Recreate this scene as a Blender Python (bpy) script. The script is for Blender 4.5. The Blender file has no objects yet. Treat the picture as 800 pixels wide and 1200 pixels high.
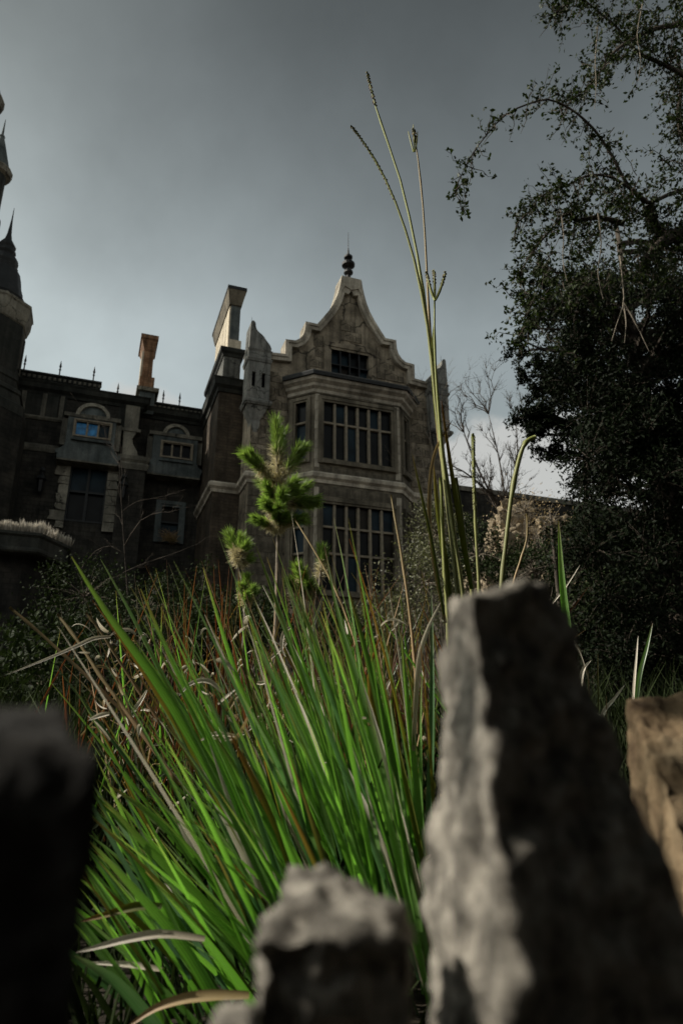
import bpy, bmesh, math, random
import numpy as np
from mathutils import Vector, Matrix, noise as mnoise

random.seed(7)
rng = np.random.default_rng(7)
scene = bpy.context.scene
R = math.radians

# ------------------------------------------------------------------ camera
CAM_H = 1.1
PITCH = 18.5
cam_d = bpy.data.cameras.new("camera")
cam = bpy.data.objects.new("camera", cam_d)
scene.collection.objects.link(cam)
cam.location = (0, 0, CAM_H)
cam.rotation_euler = (R(90 + PITCH), 0, 0)
cam_d.sensor_fit = 'VERTICAL'
cam_d.sensor_height = 36.0
cam_d.sensor_width = 24.0
cam_d.lens = 24.0
cam_d.clip_start = 0.02
cam_d.clip_end = 3000
cam_d.dof.use_dof = True
cam_d.dof.focus_distance = 2.8
cam_d.dof.aperture_fstop = 4.8
scene.camera = cam

# ------------------------------------------------------------------ sun and sky
SUN_EL, SUN_AZ = 42.0, 183.0          # azimuth measured from +X towards +Y
sdir = Vector((math.cos(R(SUN_EL)) * math.cos(R(SUN_AZ)),
               math.cos(R(SUN_EL)) * math.sin(R(SUN_AZ)), math.sin(R(SUN_EL))))
sun_d = bpy.data.lights.new("sun", 'SUN')
sun_d.energy = 5.0
sun_d.angle = R(0.5)
sun_d.color = (1.0, 0.93, 0.82)
sun = bpy.data.objects.new("sun", sun_d)
scene.collection.objects.link(sun)
sun.location = (-30, 5, 40)
sun.rotation_euler = sdir.to_track_quat('Z', 'Y').to_euler()

world = bpy.data.worlds.new("World")
scene.world = world
world.use_nodes = True
wn, wl = world.node_tree.nodes, world.node_tree.links
wn.clear()


def nd(nodes, typ, **kw):
    n = nodes.new(typ)
    for k, v in kw.items():
        if k == 'ins':
            for i, val in v.items():
                n.inputs[i].default_value = val
        else:
            setattr(n, k, v)
    return n


w_out = nd(wn, 'ShaderNodeOutputWorld')
w_bg = nd(wn, 'ShaderNodeBackground', ins={'Strength': 0.12})
w_sky = nd(wn, 'ShaderNodeTexSky', sky_type='NISHITA', sun_disc=False,
           sun_elevation=R(SUN_EL), sun_rotation=R(90 - SUN_AZ) % (2 * math.pi),
           altitude=50, air_density=1.2, dust_density=4.0, ozone_density=1.5)
w_hsv = nd(wn, 'ShaderNodeHueSaturation', ins={'Saturation': 0.28, 'Value': 1.0})
w_tint = nd(wn, 'ShaderNodeMix', data_type='RGBA', blend_type='MULTIPLY')
w_tint.inputs[0].default_value = 1.0
w_tint.inputs[7].default_value = (0.95, 1.03, 0.965, 1)
w_co = nd(wn, 'ShaderNodeTexCoord')
# broad thin cloud veil
w_n1 = nd(wn, 'ShaderNodeTexNoise', ins={'Scale': 2.3, 'Detail': 6.0, 'Roughness': 0.55, 'Distortion': 0.1})
w_r1 = nd(wn, 'ShaderNodeMapRange', ins={'From Min': 0.3, 'From Max': 0.75, 'To Min': 0.78, 'To Max': 1.26})
w_m1 = nd(wn, 'ShaderNodeMix', data_type='RGBA', blend_type='MULTIPLY')
w_m1.inputs[0].default_value = 1.0
# low cumulus near the horizon
w_sep = nd(wn, 'ShaderNodeSeparateXYZ')
w_n2 = nd(wn, 'ShaderNodeTexNoise', ins={'Scale': 6.0, 'Detail': 7.0, 'Roughness': 0.55})
w_e = nd(wn, 'ShaderNodeMath', operation='MULTIPLY_ADD', ins={1: -5.0, 2: 2.26})
w_a = nd(wn, 'ShaderNodeMath', operation='ADD')
w_r2 = nd(wn, 'ShaderNodeMapRange', interpolation_type='SMOOTHSTEP',
          ins={'From Min': 0.54, 'From Max': 0.68, 'To Min': 0.0, 'To Max': 0.9})
w_cl = nd(wn, 'ShaderNodeMix', data_type='RGBA')
w_cl.inputs[7].default_value = (4.7, 4.75, 4.6, 1)
# haze: bright towards the horizon all round, deeper overhead
w_c = nd(wn, 'ShaderNodeMath', operation='MAXIMUM', ins={1: 0.54})
w_q = nd(wn, 'ShaderNodeMath', operation='POWER', ins={1: 2.0})
w_k = nd(wn, 'ShaderNodeMath', operation='MULTIPLY_ADD', ins={1: -3.0, 2: 0.93})
w_x = nd(wn, 'ShaderNodeMath', operation='MULTIPLY_ADD', ins={1: -0.2})
w_ex = nd(wn, 'ShaderNodeMath', operation='EXPONENT')
w_hz = nd(wn, 'ShaderNodeMix', data_type='RGBA', blend_type='MULTIPLY')
w_hz.inputs[0].default_value = 1.0
L = wl.new
L(w_co.outputs['Generated'], w_n1.inputs['Vector'])
L(w_co.outputs['Generated'], w_n2.inputs['Vector'])
L(w_co.outputs['Generated'], w_sep.inputs[0])
L(w_sky.outputs[0], w_hsv.inputs['Color'])
L(w_hsv.outputs[0], w_tint.inputs[6])
L(w_n1.outputs[0], w_r1.inputs['Value'])
L(w_tint.outputs[2], w_m1.inputs[6])
L(w_r1.outputs[0], w_m1.inputs[7])
L(w_sep.outputs[2], w_c.inputs[0])
L(w_c.outputs[0], w_q.inputs[0])
L(w_q.outputs[0], w_k.inputs[0])
L(w_sep.outputs[0], w_x.inputs[0])
L(w_k.outputs[0], w_x.inputs[2])
L(w_x.outputs[0], w_ex.inputs[0])
L(w_m1.outputs[2], w_hz.inputs[6])
L(w_ex.outputs[0], w_hz.inputs[7])
L(w_sep.outputs[2], w_e.inputs[0])
L(w_n2.outputs[0], w_a.inputs[0])
L(w_e.outputs[0], w_a.inputs[1])
L(w_a.outputs[0], w_r2.inputs['Value'])
L(w_r2.outputs[0], w_cl.inputs[0])
L(w_hz.outputs[2], w_cl.inputs[6])
L(w_cl.outputs[2], w_bg.inputs['Color'])
L(w_bg.outputs[0], w_out.inputs[0])

scene.view_settings.view_transform = 'Standard'
scene.view_settings.look = 'None'
scene.view_settings.gamma = 1.0
scene.view_settings.use_curve_mapping = False
scene.view_settings.exposure = 0.0
scene.cycles.max_bounces = 6
scene.cycles.diffuse_bounces = 2
scene.cycles.transparent_max_bounces = 4

# ------------------------------------------------------------------ materials
def new_mat(name):
    m = bpy.data.materials.new(name)
    m.use_nodes = True
    m.node_tree.nodes.clear()
    return m, m.node_tree.nodes, m.node_tree.links.new


def ramp(nodes, stops):
    r = nodes.new('ShaderNodeValToRGB')
    els = r.color_ramp.elements
    els[0].position, els[0].color = stops[0][0], (*stops[0][1], 1)
    els[1].position, els[1].color = stops[-1][0], (*stops[-1][1], 1)
    for p, c in stops[1:-1]:
        e = els.new(p)
        e.color = (*c, 1)
    return r


def stone_mat(name, dark, mid, light, scale=1.0, streak=0.5, bump=0.4, rough=0.9, cracks=True, courses=None, objvar=0.15):
    """weathered masonry: blotches, vertical rain streaks, grain, optional cracks and fine courses"""
    m, n, L = new_mat(name)
    out = n.new('ShaderNodeOutputMaterial')
    b = nd(n, 'ShaderNodeBsdfPrincipled', ins={'Roughness': rough})
    b.inputs['Specular IOR Level'].default_value = 0.25
    co = n.new('ShaderNodeTexCoord')
    n1 = nd(n, 'ShaderNodeTexNoise', ins={'Scale': 0.9 * scale, 'Detail': 8, 'Roughness': 0.62})
    L(co.outputs['Object'], n1.inputs['Vector'])
    cr = ramp(n, [(0.3, dark), (0.5, mid), (0.7, light)])
    L(n1.outputs[0], cr.inputs[0])
    mp = nd(n, 'ShaderNodeMapping')
    mp.inputs['Scale'].default_value = (3.2 * scale, 3.2 * scale, 0.28 * scale)
    L(co.outputs['Object'], mp.inputs[0])
    n2 = nd(n, 'ShaderNodeTexNoise', ins={'Scale': 1.0, 'Detail': 6, 'Roughness': 0.6})
    L(mp.outputs[0], n2.inputs['Vector'])
    r2 = nd(n, 'ShaderNodeMapRange', ins={'From Min': 0.35, 'From Max': 0.66, 'To Min': 1 - streak, 'To Max': 1.12})
    L(n2.outputs[0], r2.inputs['Value'])
    mx = nd(n, 'ShaderNodeMix', data_type='RGBA', blend_type='MULTIPLY')
    mx.inputs[0].default_value = 1
    L(cr.outputs[0], mx.inputs[6])
    L(r2.outputs[0], mx.inputs[7])
    n3 = nd(n, 'ShaderNodeTexNoise', ins={'Scale': 14 * scale, 'Detail': 6, 'Roughness': 0.7})
    L(co.outputs['Object'], n3.inputs['Vector'])
    r3 = nd(n, 'ShaderNodeMapRange', ins={'From Min': 0.3, 'From Max': 0.7, 'To Min': 0.72, 'To Max': 1.2})
    L(n3.outputs[0], r3.inputs['Value'])
    mx2 = nd(n, 'ShaderNodeMix', data_type='RGBA', blend_type='MULTIPLY')
    mx2.inputs[0].default_value = 1
    L(mx.outputs[2], mx2.inputs[6])
    L(r3.outputs[0], mx2.inputs[7])
    oi = n.new('ShaderNodeObjectInfo')
    ro = nd(n, 'ShaderNodeMapRange', ins={'To Min': 1 - objvar, 'To Max': 1 + objvar})
    L(oi.outputs['Random'], ro.inputs['Value'])
    mx3 = nd(n, 'ShaderNodeMix', data_type='RGBA', blend_type='MULTIPLY')
    mx3.inputs[0].default_value = 1
    L(mx2.outputs[2], mx3.inputs[6])
    L(ro.outputs[0], mx3.inputs[7])
    col = mx3.outputs[2]
    height = n3.outputs[0]
    if cracks:
        nw = nd(n, 'ShaderNodeTexNoise', ins={'Scale': 2.0 * scale, 'Detail': 4})
        L(co.outputs['Object'], nw.inputs['Vector'])
        va = nd(n, 'ShaderNodeVectorMath', operation='MULTIPLY_ADD')
        va.inputs[1].default_value = (0.5, 0.5, 0.5)
        L(nw.outputs['Color'], va.inputs[0])
        L(co.outputs['Object'], va.inputs[2])
        v = nd(n, 'ShaderNodeTexVoronoi', feature='DISTANCE_TO_EDGE', ins={'Scale': 0.75 * scale})
        L(va.outputs[0], v.inputs['Vector'])
        rc = nd(n, 'ShaderNodeMapRange', ins={'From Min': 0.004, 'From Max': 0.022, 'To Min': 0.22, 'To Max': 1})
        L(v.outputs['Distance'], rc.inputs['Value'])
        mx4 = nd(n, 'ShaderNodeMix', data_type='RGBA', blend_type='MULTIPLY')
        mx4.inputs[0].default_value = 1
        L(col, mx4.inputs[6])
        L(rc.outputs[0], mx4.inputs[7])
        col = mx4.outputs[2]
    if courses:
        bw, bh, mortar = courses
        cmb = n.new('ShaderNodeCombineXYZ')
        sp = n.new('ShaderNodeSeparateXYZ')
        L(co.outputs['Object'], sp.inputs[0])
        ad = nd(n, 'ShaderNodeMath', operation='ADD')
        L(sp.outputs[0], ad.inputs[0])
        L(sp.outputs[1], ad.inputs[1])
        L(ad.outputs[0], cmb.inputs[0])
        L(sp.outputs[2], cmb.inputs[1])
        br = nd(n, 'ShaderNodeTexBrick', ins={'Scale': 1.0, 'Mortar Size': mortar, 'Brick Width': bw, 'Row Height': bh,
                                              'Bias': 0.0, 'Mortar Smooth': 0.4})
        br.inputs['Color1'].default_value = (1.12, 1.12, 1.12, 1)
        br.inputs['Color2'].default_value = (0.8, 0.8, 0.8, 1)
        br.inputs['Mortar'].default_value = (0.68, 0.68, 0.68, 1)
        L(cmb.outputs[0], br.inputs['Vector'])
        mx5 = nd(n, 'ShaderNodeMix', data_type='RGBA', blend_type='MULTIPLY')
        mx5.inputs[0].default_value = 1
        L(col, mx5.inputs[6])
        L(br.outputs['Color'], mx5.inputs[7])
        col = mx5.outputs[2]
    L(col, b.inputs['Base Color'])
    bp = nd(n, 'ShaderNodeBump', ins={'Strength': bump, 'Distance': 0.05 / max(scale, 0.3)})
    L(height, bp.inputs['Height'])
    L(bp.outputs[0], b.inputs['Normal'])
    L(b.outputs[0], out.inputs[0])
    return m


def plain_mat(name, col, rough=0.6, metal=0.0, spec=0.4, var=0.3, scale=8, emit=None):
    m, n, L = new_mat(name)
    out = n.new('ShaderNodeOutputMaterial')
    b = nd(n, 'ShaderNodeBsdfPrincipled', ins={'Roughness': rough, 'Metallic': metal})
    b.inputs['Specular IOR Level'].default_value = spec
    co = n.new('ShaderNodeTexCoord')
    nz = nd(n, 'ShaderNodeTexNoise', ins={'Scale': scale, 'Detail': 5})
    L(co.outputs['Object'], nz.inputs['Vector'])
    cr = ramp(n, [(0.3, tuple(c * (1 - var) for c in col)), (0.7, tuple(c * (1 + var) for c in col))])
    L(nz.outputs[0], cr.inputs[0])
    L(cr.outputs[0], b.inputs['Base Color'])
    if emit:
        b.inputs['Emission Color'].default_value = (*emit[0], 1)
        b.inputs['Emission Strength'].default_value = emit[1]
    L(b.outputs[0], out.inputs[0])
    return m


def leaf_mat(name, stops, transl=0.45, tcol=None, rough=0.45, var=0.35, veins=0.0, spec=0.35):
    """blade / leaf: colour runs along v, brightness varies per object and per face island"""
    m, n, L = new_mat(name)
    out = n.new('ShaderNodeOutputMaterial')
    b = nd(n, 'ShaderNodeBsdfPrincipled', ins={'Roughness': rough})
    b.inputs['Specular IOR Level'].default_value = spec
    t = n.new('ShaderNodeBsdfTranslucent')
    uv = n.new('ShaderNodeUVMap')
    sp = n.new('ShaderNodeSeparateXYZ')
    L(uv.outputs[0], sp.inputs[0])
    cr = ramp(n, stops)
    nz = nd(n, 'ShaderNodeTexNoise', ins={'Scale': 9, 'Detail': 4})
    ge = n.new('ShaderNodeNewGeometry')
    L(ge.outputs['Position'], nz.inputs['Vector'])
    ma = nd(n, 'ShaderNodeMath', operation='MULTIPLY_ADD', ins={1: 0.3, 2: -0.15})
    L(nz.outputs[0], ma.inputs[0])
    ad = nd(n, 'ShaderNodeMath', operation='ADD', use_clamp=True)
    L(sp.outputs[1], ad.inputs[0])
    L(ma.outputs[0], ad.inputs[1])
    L(ad.outputs[0], cr.inputs[0])
    oi = n.new('ShaderNodeObjectInfo')
    a2 = nd(n, 'ShaderNodeMath', operation='ADD')
    L(oi.outputs['Random'], a2.inputs[0])
    L(ge.outputs['Random Per Island'], a2.inputs[1])
    fr = nd(n, 'ShaderNodeMath', operation='FRACT')
    L(a2.outputs[0], fr.inputs[0])
    mr = nd(n, 'ShaderNodeMapRange', ins={'To Min': 1 - var, 'To Max': 1 + var})
    L(fr.outputs[0], mr.inputs['Value'])
    mx = nd(n, 'ShaderNodeMix', data_type='RGBA', blend_type='MULTIPLY')
    mx.inputs[0].default_value = 1
    L(cr.outputs[0], mx.inputs[6])
    L(mr.outputs[0], mx.inputs[7])
    col = mx.outputs[2]
    if veins:
        wv = nd(n, 'ShaderNodeMath', operation='MULTIPLY', ins={1: 44.0})
        L(sp.outputs[0], wv.inputs[0])
        sn = nd(n, 'ShaderNodeMath', operation='SINE')
        L(wv.outputs[0], sn.inputs[0])
        rv = nd(n, 'ShaderNodeMapRange', ins={'From Min': -1, 'From Max': 1, 'To Min': 1 - veins, 'To Max': 1})
        L(sn.outputs[0], rv.inputs['Value'])
        mv = nd(n, 'ShaderNodeMix', data_type='RGBA', blend_type='MULTIPLY')
        mv.inputs[0].default_value = 1
        L(col, mv.inputs[6])
        L(rv.outputs[0], mv.inputs[7])
        col = mv.outputs[2]
    L(col, b.inputs['Base Color'])
    tc = nd(n, 'ShaderNodeMix', data_type='RGBA', blend_type='MULTIPLY')
    tc.inputs[0].default_value = 1
    tc.inputs[7].default_value = (*(tcol or (1.6, 1.9, 0.9)), 1)
    L(col, tc.inputs[6])
    L(tc.outputs[2], t.inputs['Color'])
    ms = nd(n, 'ShaderNodeMixShader', ins={0: transl})
    L(b.outputs[0], ms.inputs[1])
    L(t.outputs[0], ms.inputs[2])
    L(ms.outputs[0], out.inputs[0])
    return m


M = {}
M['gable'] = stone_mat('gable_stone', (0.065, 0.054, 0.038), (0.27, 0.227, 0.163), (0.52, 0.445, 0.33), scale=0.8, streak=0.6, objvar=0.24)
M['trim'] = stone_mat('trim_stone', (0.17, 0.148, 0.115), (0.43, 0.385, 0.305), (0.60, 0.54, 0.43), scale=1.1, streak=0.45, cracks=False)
M['bay'] = stone_mat('bay_stone', (0.06, 0.052, 0.037), (0.155, 0.135, 0.098), (0.26, 0.225, 0.165), scale=1.0, streak=0.5, cracks=False)  # darkened so the shade low on the front sits in the colour
M['turret'] = stone_mat('turret_render', (0.10, 0.10, 0.09), (0.19, 0.19, 0.17), (0.28, 0.27, 0.235), scale=1.6, streak=0.55, cracks=True)
M['cream'] = stone_mat('sunlit_cream_stone', (0.34, 0.29, 0.21), (0.56, 0.49, 0.37), (0.64, 0.57, 0.45), scale=1.0, streak=0.25, cracks=False)  # pale cream carries the sunlight on the chimney flanks
M['brown'] = stone_mat('brown_brick', (0.03, 0.024, 0.016), (0.07, 0.054, 0.037), (0.11, 0.085, 0.058), scale=1.2, streak=0.4, cracks=False, courses=(0.34, 0.12, 0.012))
M['dark'] = stone_mat('dark_stone', (0.014, 0.016, 0.014), (0.034, 0.036, 0.030), (0.062, 0.06, 0.05), scale=1.2, streak=0.5, cracks=False)  # part of the wing's shade is darkened into this stone
M['rubble'] = stone_mat('rubble_stone', (0.012, 0.012, 0.01), (0.03, 0.028, 0.023), (0.06, 0.054, 0.042), scale=2.2, streak=0.3, cracks=False, courses=(0.42, 0.17, 0.02))  # darkened to put the wing's shade into the colour
M['wingtrim'] = stone_mat('wing_trim', (0.06, 0.058, 0.047), (0.14, 0.132, 0.105), (0.24, 0.222, 0.175), scale=1.2, streak=0.5, cracks=False)
M['ruin'] = stone_mat('ruined_plaster', (0.09, 0.085, 0.065), (0.23, 0.215, 0.17), (0.36, 0.335, 0.265), scale=1.6, streak=0.4)
M['slate'] = stone_mat('slate_grey_wood', (0.045, 0.056, 0.055), (0.10, 0.116, 0.112), (0.16, 0.176, 0.165), scale=1.4, streak=0.4, cracks=False)
M['terracotta'] = stone_mat('terracotta', (0.16, 0.085, 0.045), (0.33, 0.185, 0.105), (0.44, 0.28, 0.17), scale=1.8, streak=0.6, cracks=False, courses=(0.3, 0.1, 0.01))
M['lead'] = plain_mat('dark_lead', (0.02, 0.022, 0.022), 0.65, 0.2)
M['iron'] = plain_mat('black_iron', (0.012, 0.012, 0.012), 0.55, 0.3)
M['glass'] = plain_mat('dark_glass', (0.006, 0.007, 0.007), 0.3, 0, 0.1, 0.5, 2.0)
M['glass_brown'] = plain_mat('brown_reflection_glass', (0.022, 0.018, 0.013), 0.45, 0, 0.12, 0.8, 1.2)  # brown tint stands in for varied reflections in the panes
M['glass_teal'] = plain_mat('teal_glass', (0.010, 0.022, 0.03), 0.35, 0, 0.1, 0.6, 1.5)
M['glass_blue'] = plain_mat('blue_glow_glass', (0.02, 0.13, 0.28), 0.35, 0, 0.3, 0.9, 5.0, emit=((0.02, 0.14, 0.30), 0.09))  # weak blue glow put into the panes, no lamp behind
M['muntin'] = plain_mat('tan_wood', (0.20, 0.17, 0.122), 0.8)
M['black'] = plain_mat('black_interior', (0.004, 0.004, 0.004), 0.9, 0, 0.05)
M['rock'] = stone_mat('field_stone', (0.05, 0.045, 0.037), (0.25, 0.228, 0.192), (0.53, 0.485, 0.41), scale=75, streak=0.3, bump=1.8, cracks=False, objvar=0.05)
M['rock_tan'] = stone_mat('tan_field_stone', (0.06, 0.035, 0.018), (0.22, 0.155, 0.088), (0.36, 0.275, 0.17), scale=16, streak=0.2, bump=0.9, cracks=False)
M['rock_shade'] = stone_mat('shaded_field_stone', (0.008, 0.007, 0.006), (0.02, 0.018, 0.015), (0.035, 0.03, 0.025), scale=8, streak=0.2, bump=0.9, cracks=False)  # field stone blackened so its colour holds the shade
M['bank'] = stone_mat('bank_rock', (0.12, 0.095, 0.06), (0.30, 0.24, 0.16), (0.46, 0.38, 0.27), scale=1.4, streak=0.3, bump=0.8)
M['soil'] = stone_mat('dark_soil', (0.012, 0.010, 0.007), (0.03, 0.024, 0.016), (0.05, 0.042, 0.026), scale=3, streak=0.2, bump=0.8, cracks=False)
M['bark'] = stone_mat('bark', (0.03, 0.024, 0.018), (0.07, 0.056, 0.043), (0.13, 0.105, 0.08), scale=5, streak=0.4, bump=0.8, cracks=False)
M['bark_pale'] = stone_mat('pale_bark', (0.10, 0.085, 0.065), (0.20, 0.17, 0.13), (0.33, 0.28, 0.22), scale=5, streak=0.3, cracks=False)
G = [(0.0, (0.075, 0.16, 0.037)), (0.35, (0.15, 0.31, 0.065)), (0.75, (0.21, 0.385, 0.10)), (0.93, (0.28, 0.33, 0.13)), (1.0, (0.34, 0.22, 0.12))]
M['blade'] = leaf_mat('green_blade', G, 0.5, (1.3, 1.65, 0.65), 0.3, 0.5, 0.4, 0.9)
M['blade_cool'] = leaf_mat('blue_green_blade', [(0, (0.06, 0.15, 0.06)), (0.7, (0.13, 0.26, 0.10)), (1, (0.22, 0.26, 0.13))], 0.3, (1.3, 1.5, 1.0), 0.28, 0.4, 0.3, 1.0)
M['blade_yellow'] = leaf_mat('yellowing_blade', [(0, (0.07, 0.11, 0.02)), (0.5, (0.16, 0.17, 0.03)), (0.8, (0.26, 0.16, 0.05)), (1, (0.25, 0.10, 0.04))], 0.45, (1.5, 1.5, 0.8), 0.45, 0.3, 0.25)
M['blade_brown'] = leaf_mat('rusty_blade', [(0, (0.03, 0.022, 0.011)), (0.45, (0.075, 0.038, 0.018)), (0.8, (0.14, 0.06, 0.026)), (1, (0.20, 0.12, 0.06))], 0.4, (1.7, 1.2, 0.8), 0.5, 0.4, 0.2)
M['blade_olive'] = leaf_mat('olive_blade', [(0, (0.04, 0.06, 0.015)), (0.6, (0.11, 0.12, 0.035)), (1, (0.20, 0.14, 0.07))], 0.4, (1.5, 1.5, 0.8), 0.5, 0.35, 0.2)
M['straw'] = leaf_mat('bleached_straw', [(0, (0.45, 0.39, 0.28)), (0.5, (0.74, 0.67, 0.55)), (1, (0.78, 0.71, 0.60))], 0.3, (1.1, 1.1, 1.0), 0.5, 0.25, 0.15)
M['tan_stalk'] = leaf_mat('tan_stalk', [(0, (0.22, 0.17, 0.07)), (0.5, (0.35, 0.26, 0.13)), (1, (0.42, 0.27, 0.15))], 0.2, (1.1, 1.1, 1.0), 0.5, 0.25)
M['stem'] = leaf_mat('green_stem', [(0, (0.26, 0.29, 0.08)), (0.5, (0.33, 0.34, 0.12)), (1, (0.30, 0.30, 0.15))], 0.15, (1.2, 1.4, 0.8), 0.45, 0.2)
M['spike_red'] = leaf_mat('reddish_spikelet', [(0, (0.20, 0.18, 0.06)), (0.5, (0.22, 0.12, 0.05)), (1, (0.24, 0.075, 0.035))], 0.2, (1.2, 1.1, 0.9), 0.6, 0.3)
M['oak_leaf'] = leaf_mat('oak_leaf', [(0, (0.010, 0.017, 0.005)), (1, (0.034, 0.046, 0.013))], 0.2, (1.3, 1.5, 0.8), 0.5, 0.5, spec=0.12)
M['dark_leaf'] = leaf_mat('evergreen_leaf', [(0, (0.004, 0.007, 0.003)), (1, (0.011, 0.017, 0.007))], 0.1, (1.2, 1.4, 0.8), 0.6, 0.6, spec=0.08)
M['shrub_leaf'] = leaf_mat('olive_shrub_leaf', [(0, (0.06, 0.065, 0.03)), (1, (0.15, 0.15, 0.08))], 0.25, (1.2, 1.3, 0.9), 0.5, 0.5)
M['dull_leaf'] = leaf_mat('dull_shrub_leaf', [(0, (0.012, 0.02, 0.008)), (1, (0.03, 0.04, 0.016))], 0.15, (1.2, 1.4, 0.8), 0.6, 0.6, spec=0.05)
M['needle'] = leaf_mat('green_needle', [(0, (0.27, 0.31, 0.10)), (1, (0.22, 0.33, 0.08))], 0.35, (1.3, 1.5, 0.8), 0.4, 0.45)
M['needle_dry'] = leaf_mat('dry_needle', [(0, (0.52, 0.45, 0.27)), (1, (0.66, 0.6, 0.42))], 0.3, (1.1, 1.1, 0.9), 0.5, 0.35)
M['tuft'] = leaf_mat('pale_tuft', [(0, (0.28, 0.25, 0.2)), (1, (0.62, 0.57, 0.48))], 0.3, (1.0, 1.0, 1.0), 0.6, 0.35)

# ------------------------------------------------------------------ builders
def link(o, parent=None):
    scene.collection.objects.link(o)
    if parent is not None:
        o.parent = parent
    return o


def tag(o, label=None, cat=None, group=None, kind=None):
    if label: o['label'] = label
    if cat: o['category'] = cat
    if group: o['group'] = group
    if kind: o['kind'] = kind
    return o


def empty(name, loc=(0, 0, 0), rz=0.0, label=None, cat=None, group=None):
    o = bpy.data.objects.new(name, None)
    o.location = loc
    o.rotation_euler = (0, 0, rz)
    o.empty_display_size = 0.1
    link(o)
    return tag(o, label, cat, group)


class MB:
    def __init__(self):
        self.v, self.f, self.uv = [], [], []

    def add(self, verts, faces, uvs=None):
        k = len(self.v)
        self.v += [tuple(p) for p in verts]
        self.f += [tuple(i + k for i in fc) for fc in faces]
        self.uv += list(uvs) if uvs else [(0.5, 0.5)] * len(verts)

    def build(self, name, mat, parent=None, smooth=False, uv=False, fix=True):
        me = bpy.data.meshes.new(name)
        me.from_pydata(self.v, [], self.f)
        if uv:
            lay = me.uv_layers.new(name='UVMap')
            vi = np.empty(len(me.loops), dtype=np.int32)
            me.loops.foreach_get('vertex_index', vi)
            lay.data.foreach_set('uv', np.array(self.uv, dtype=np.float32)[vi].ravel())
        if fix:
            bm = bmesh.new()
            bm.from_mesh(me)
            bmesh.ops.recalc_face_normals(bm, faces=bm.faces)
            bm.to_mesh(me)
            bm.free()
        if smooth:
            me.polygons.foreach_set('use_smooth', [True] * len(me.polygons))
        me.materials.append(mat)
        me.update()
        o = bpy.data.objects.new(name, me)
        return link(o, parent)


def hexa(mb, p):
    """8 corners: 4 bottom (ccw), 4 top"""
    mb.add(p, [(0, 3, 2, 1), (4, 5, 6, 7), (0, 1, 5, 4), (1, 2, 6, 5), (2, 3, 7, 6), (3, 0, 4, 7)])


# building frames use (u along the front, n out of the front, z up); local = (u, -n, z)
def lo(u, n, z):
    return (u, -n, z)


def box(mb, u0, u1, n0, n1, z0, z1):
    hexa(mb, [lo(u0, n1, z0), lo(u1, n1, z0), lo(u1, n0, z0), lo(u0, n0, z0),
              lo(u0, n1, z1), lo(u1, n1, z1), lo(u1, n0, z1), lo(u0, n0, z1)])


def prism_uz(mb, poly, n0, n1):
    k = len(poly)
    vs = [lo(u, n1, z) for u, z in poly] + [lo(u, n0, z) for u, z in poly]
    fs = [tuple(range(k)), tuple(range(2 * k - 1, k - 1, -1))]
    fs += [(i, (i + 1) % k, k + (i + 1) % k, k + i) for i in range(k)]
    mb.add(vs, fs)


def prism_un(mb, poly, z0, z1, scale_top=None):
    k = len(poly)
    top = poly if scale_top is None else scale_top
    vs = [lo(u, n, z0) for u, n in poly] + [lo(u, n, z1) for u, n in top]
    fs = [tuple(range(k - 1, -1, -1)), tuple(range(k, 2 * k))]
    fs += [(i, (i + 1) % k, k + (i + 1) % k, k + i) for i in range(k)]
    mb.add(vs, fs)


def frustum(mb, u0, u1, n0, n1, z0, U0, U1, N0, N1, z1):
    hexa(mb, [lo(u0, n1, z0), lo(u1, n1, z0), lo(u1, n0, z0), lo(u0, n0, z0),
              lo(U0, N1, z1), lo(U1, N1, z1), lo(U1, N0, z1), lo(U0, N0, z1)])


def seg_frame(p0, p1):
    d = Vector((p1[0] - p0[0], p1[1] - p0[1]))
    ln = d.length
    d /= ln
    return d, Vector((-d.y, d.x)), ln


class Seg:
    """a vertical wall plane over the plan segment p0->p1; outward on the left of travel"""
    def __init__(self, p0, p1):
        self.p0 = Vector(p0)
        self.d, self.o, self.len = seg_frame(p0, p1)

    def P(self, s, o, z):
        q = self.p0 + self.d * s + self.o * o
        return lo(q.x, q.y, z)

    def box(self, mb, s0, s1, o0, o1, z0, z1):
        hexa(mb, [self.P(s0, o1, z0), self.P(s1, o1, z0), self.P(s1, o0, z0), self.P(s0, o0, z0),
                  self.P(s0, o1, z1), self.P(s1, o1, z1), self.P(s1, o0, z1), self.P(s0, o0, z1)])

    def wall(self, mb, s0, s1, z0, z1, o0, o1, holes):
        xs = sorted({s0, s1, *[h[0] for h in holes], *[h[1] for h in holes]})
        zs = sorted({z0, z1, *[h[2] for h in holes], *[h[3] for h in holes]})
        for a, b in zip(xs, xs[1:]):
            run = None
            for c, e in zip(zs, zs[1:]):
                mid = ((a + b) / 2, (c + e) / 2)
                hole = any(h[0] < mid[0] < h[1] and h[2] < mid[1] < h[3] for h in holes)
                if not hole:
                    run = [c, e] if run is None else [run[0], e]
                if hole or e == zs[-1]:
                    if run:
                        self.box(mb, a, b, o0, o1, *run)
                        run = None


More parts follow.
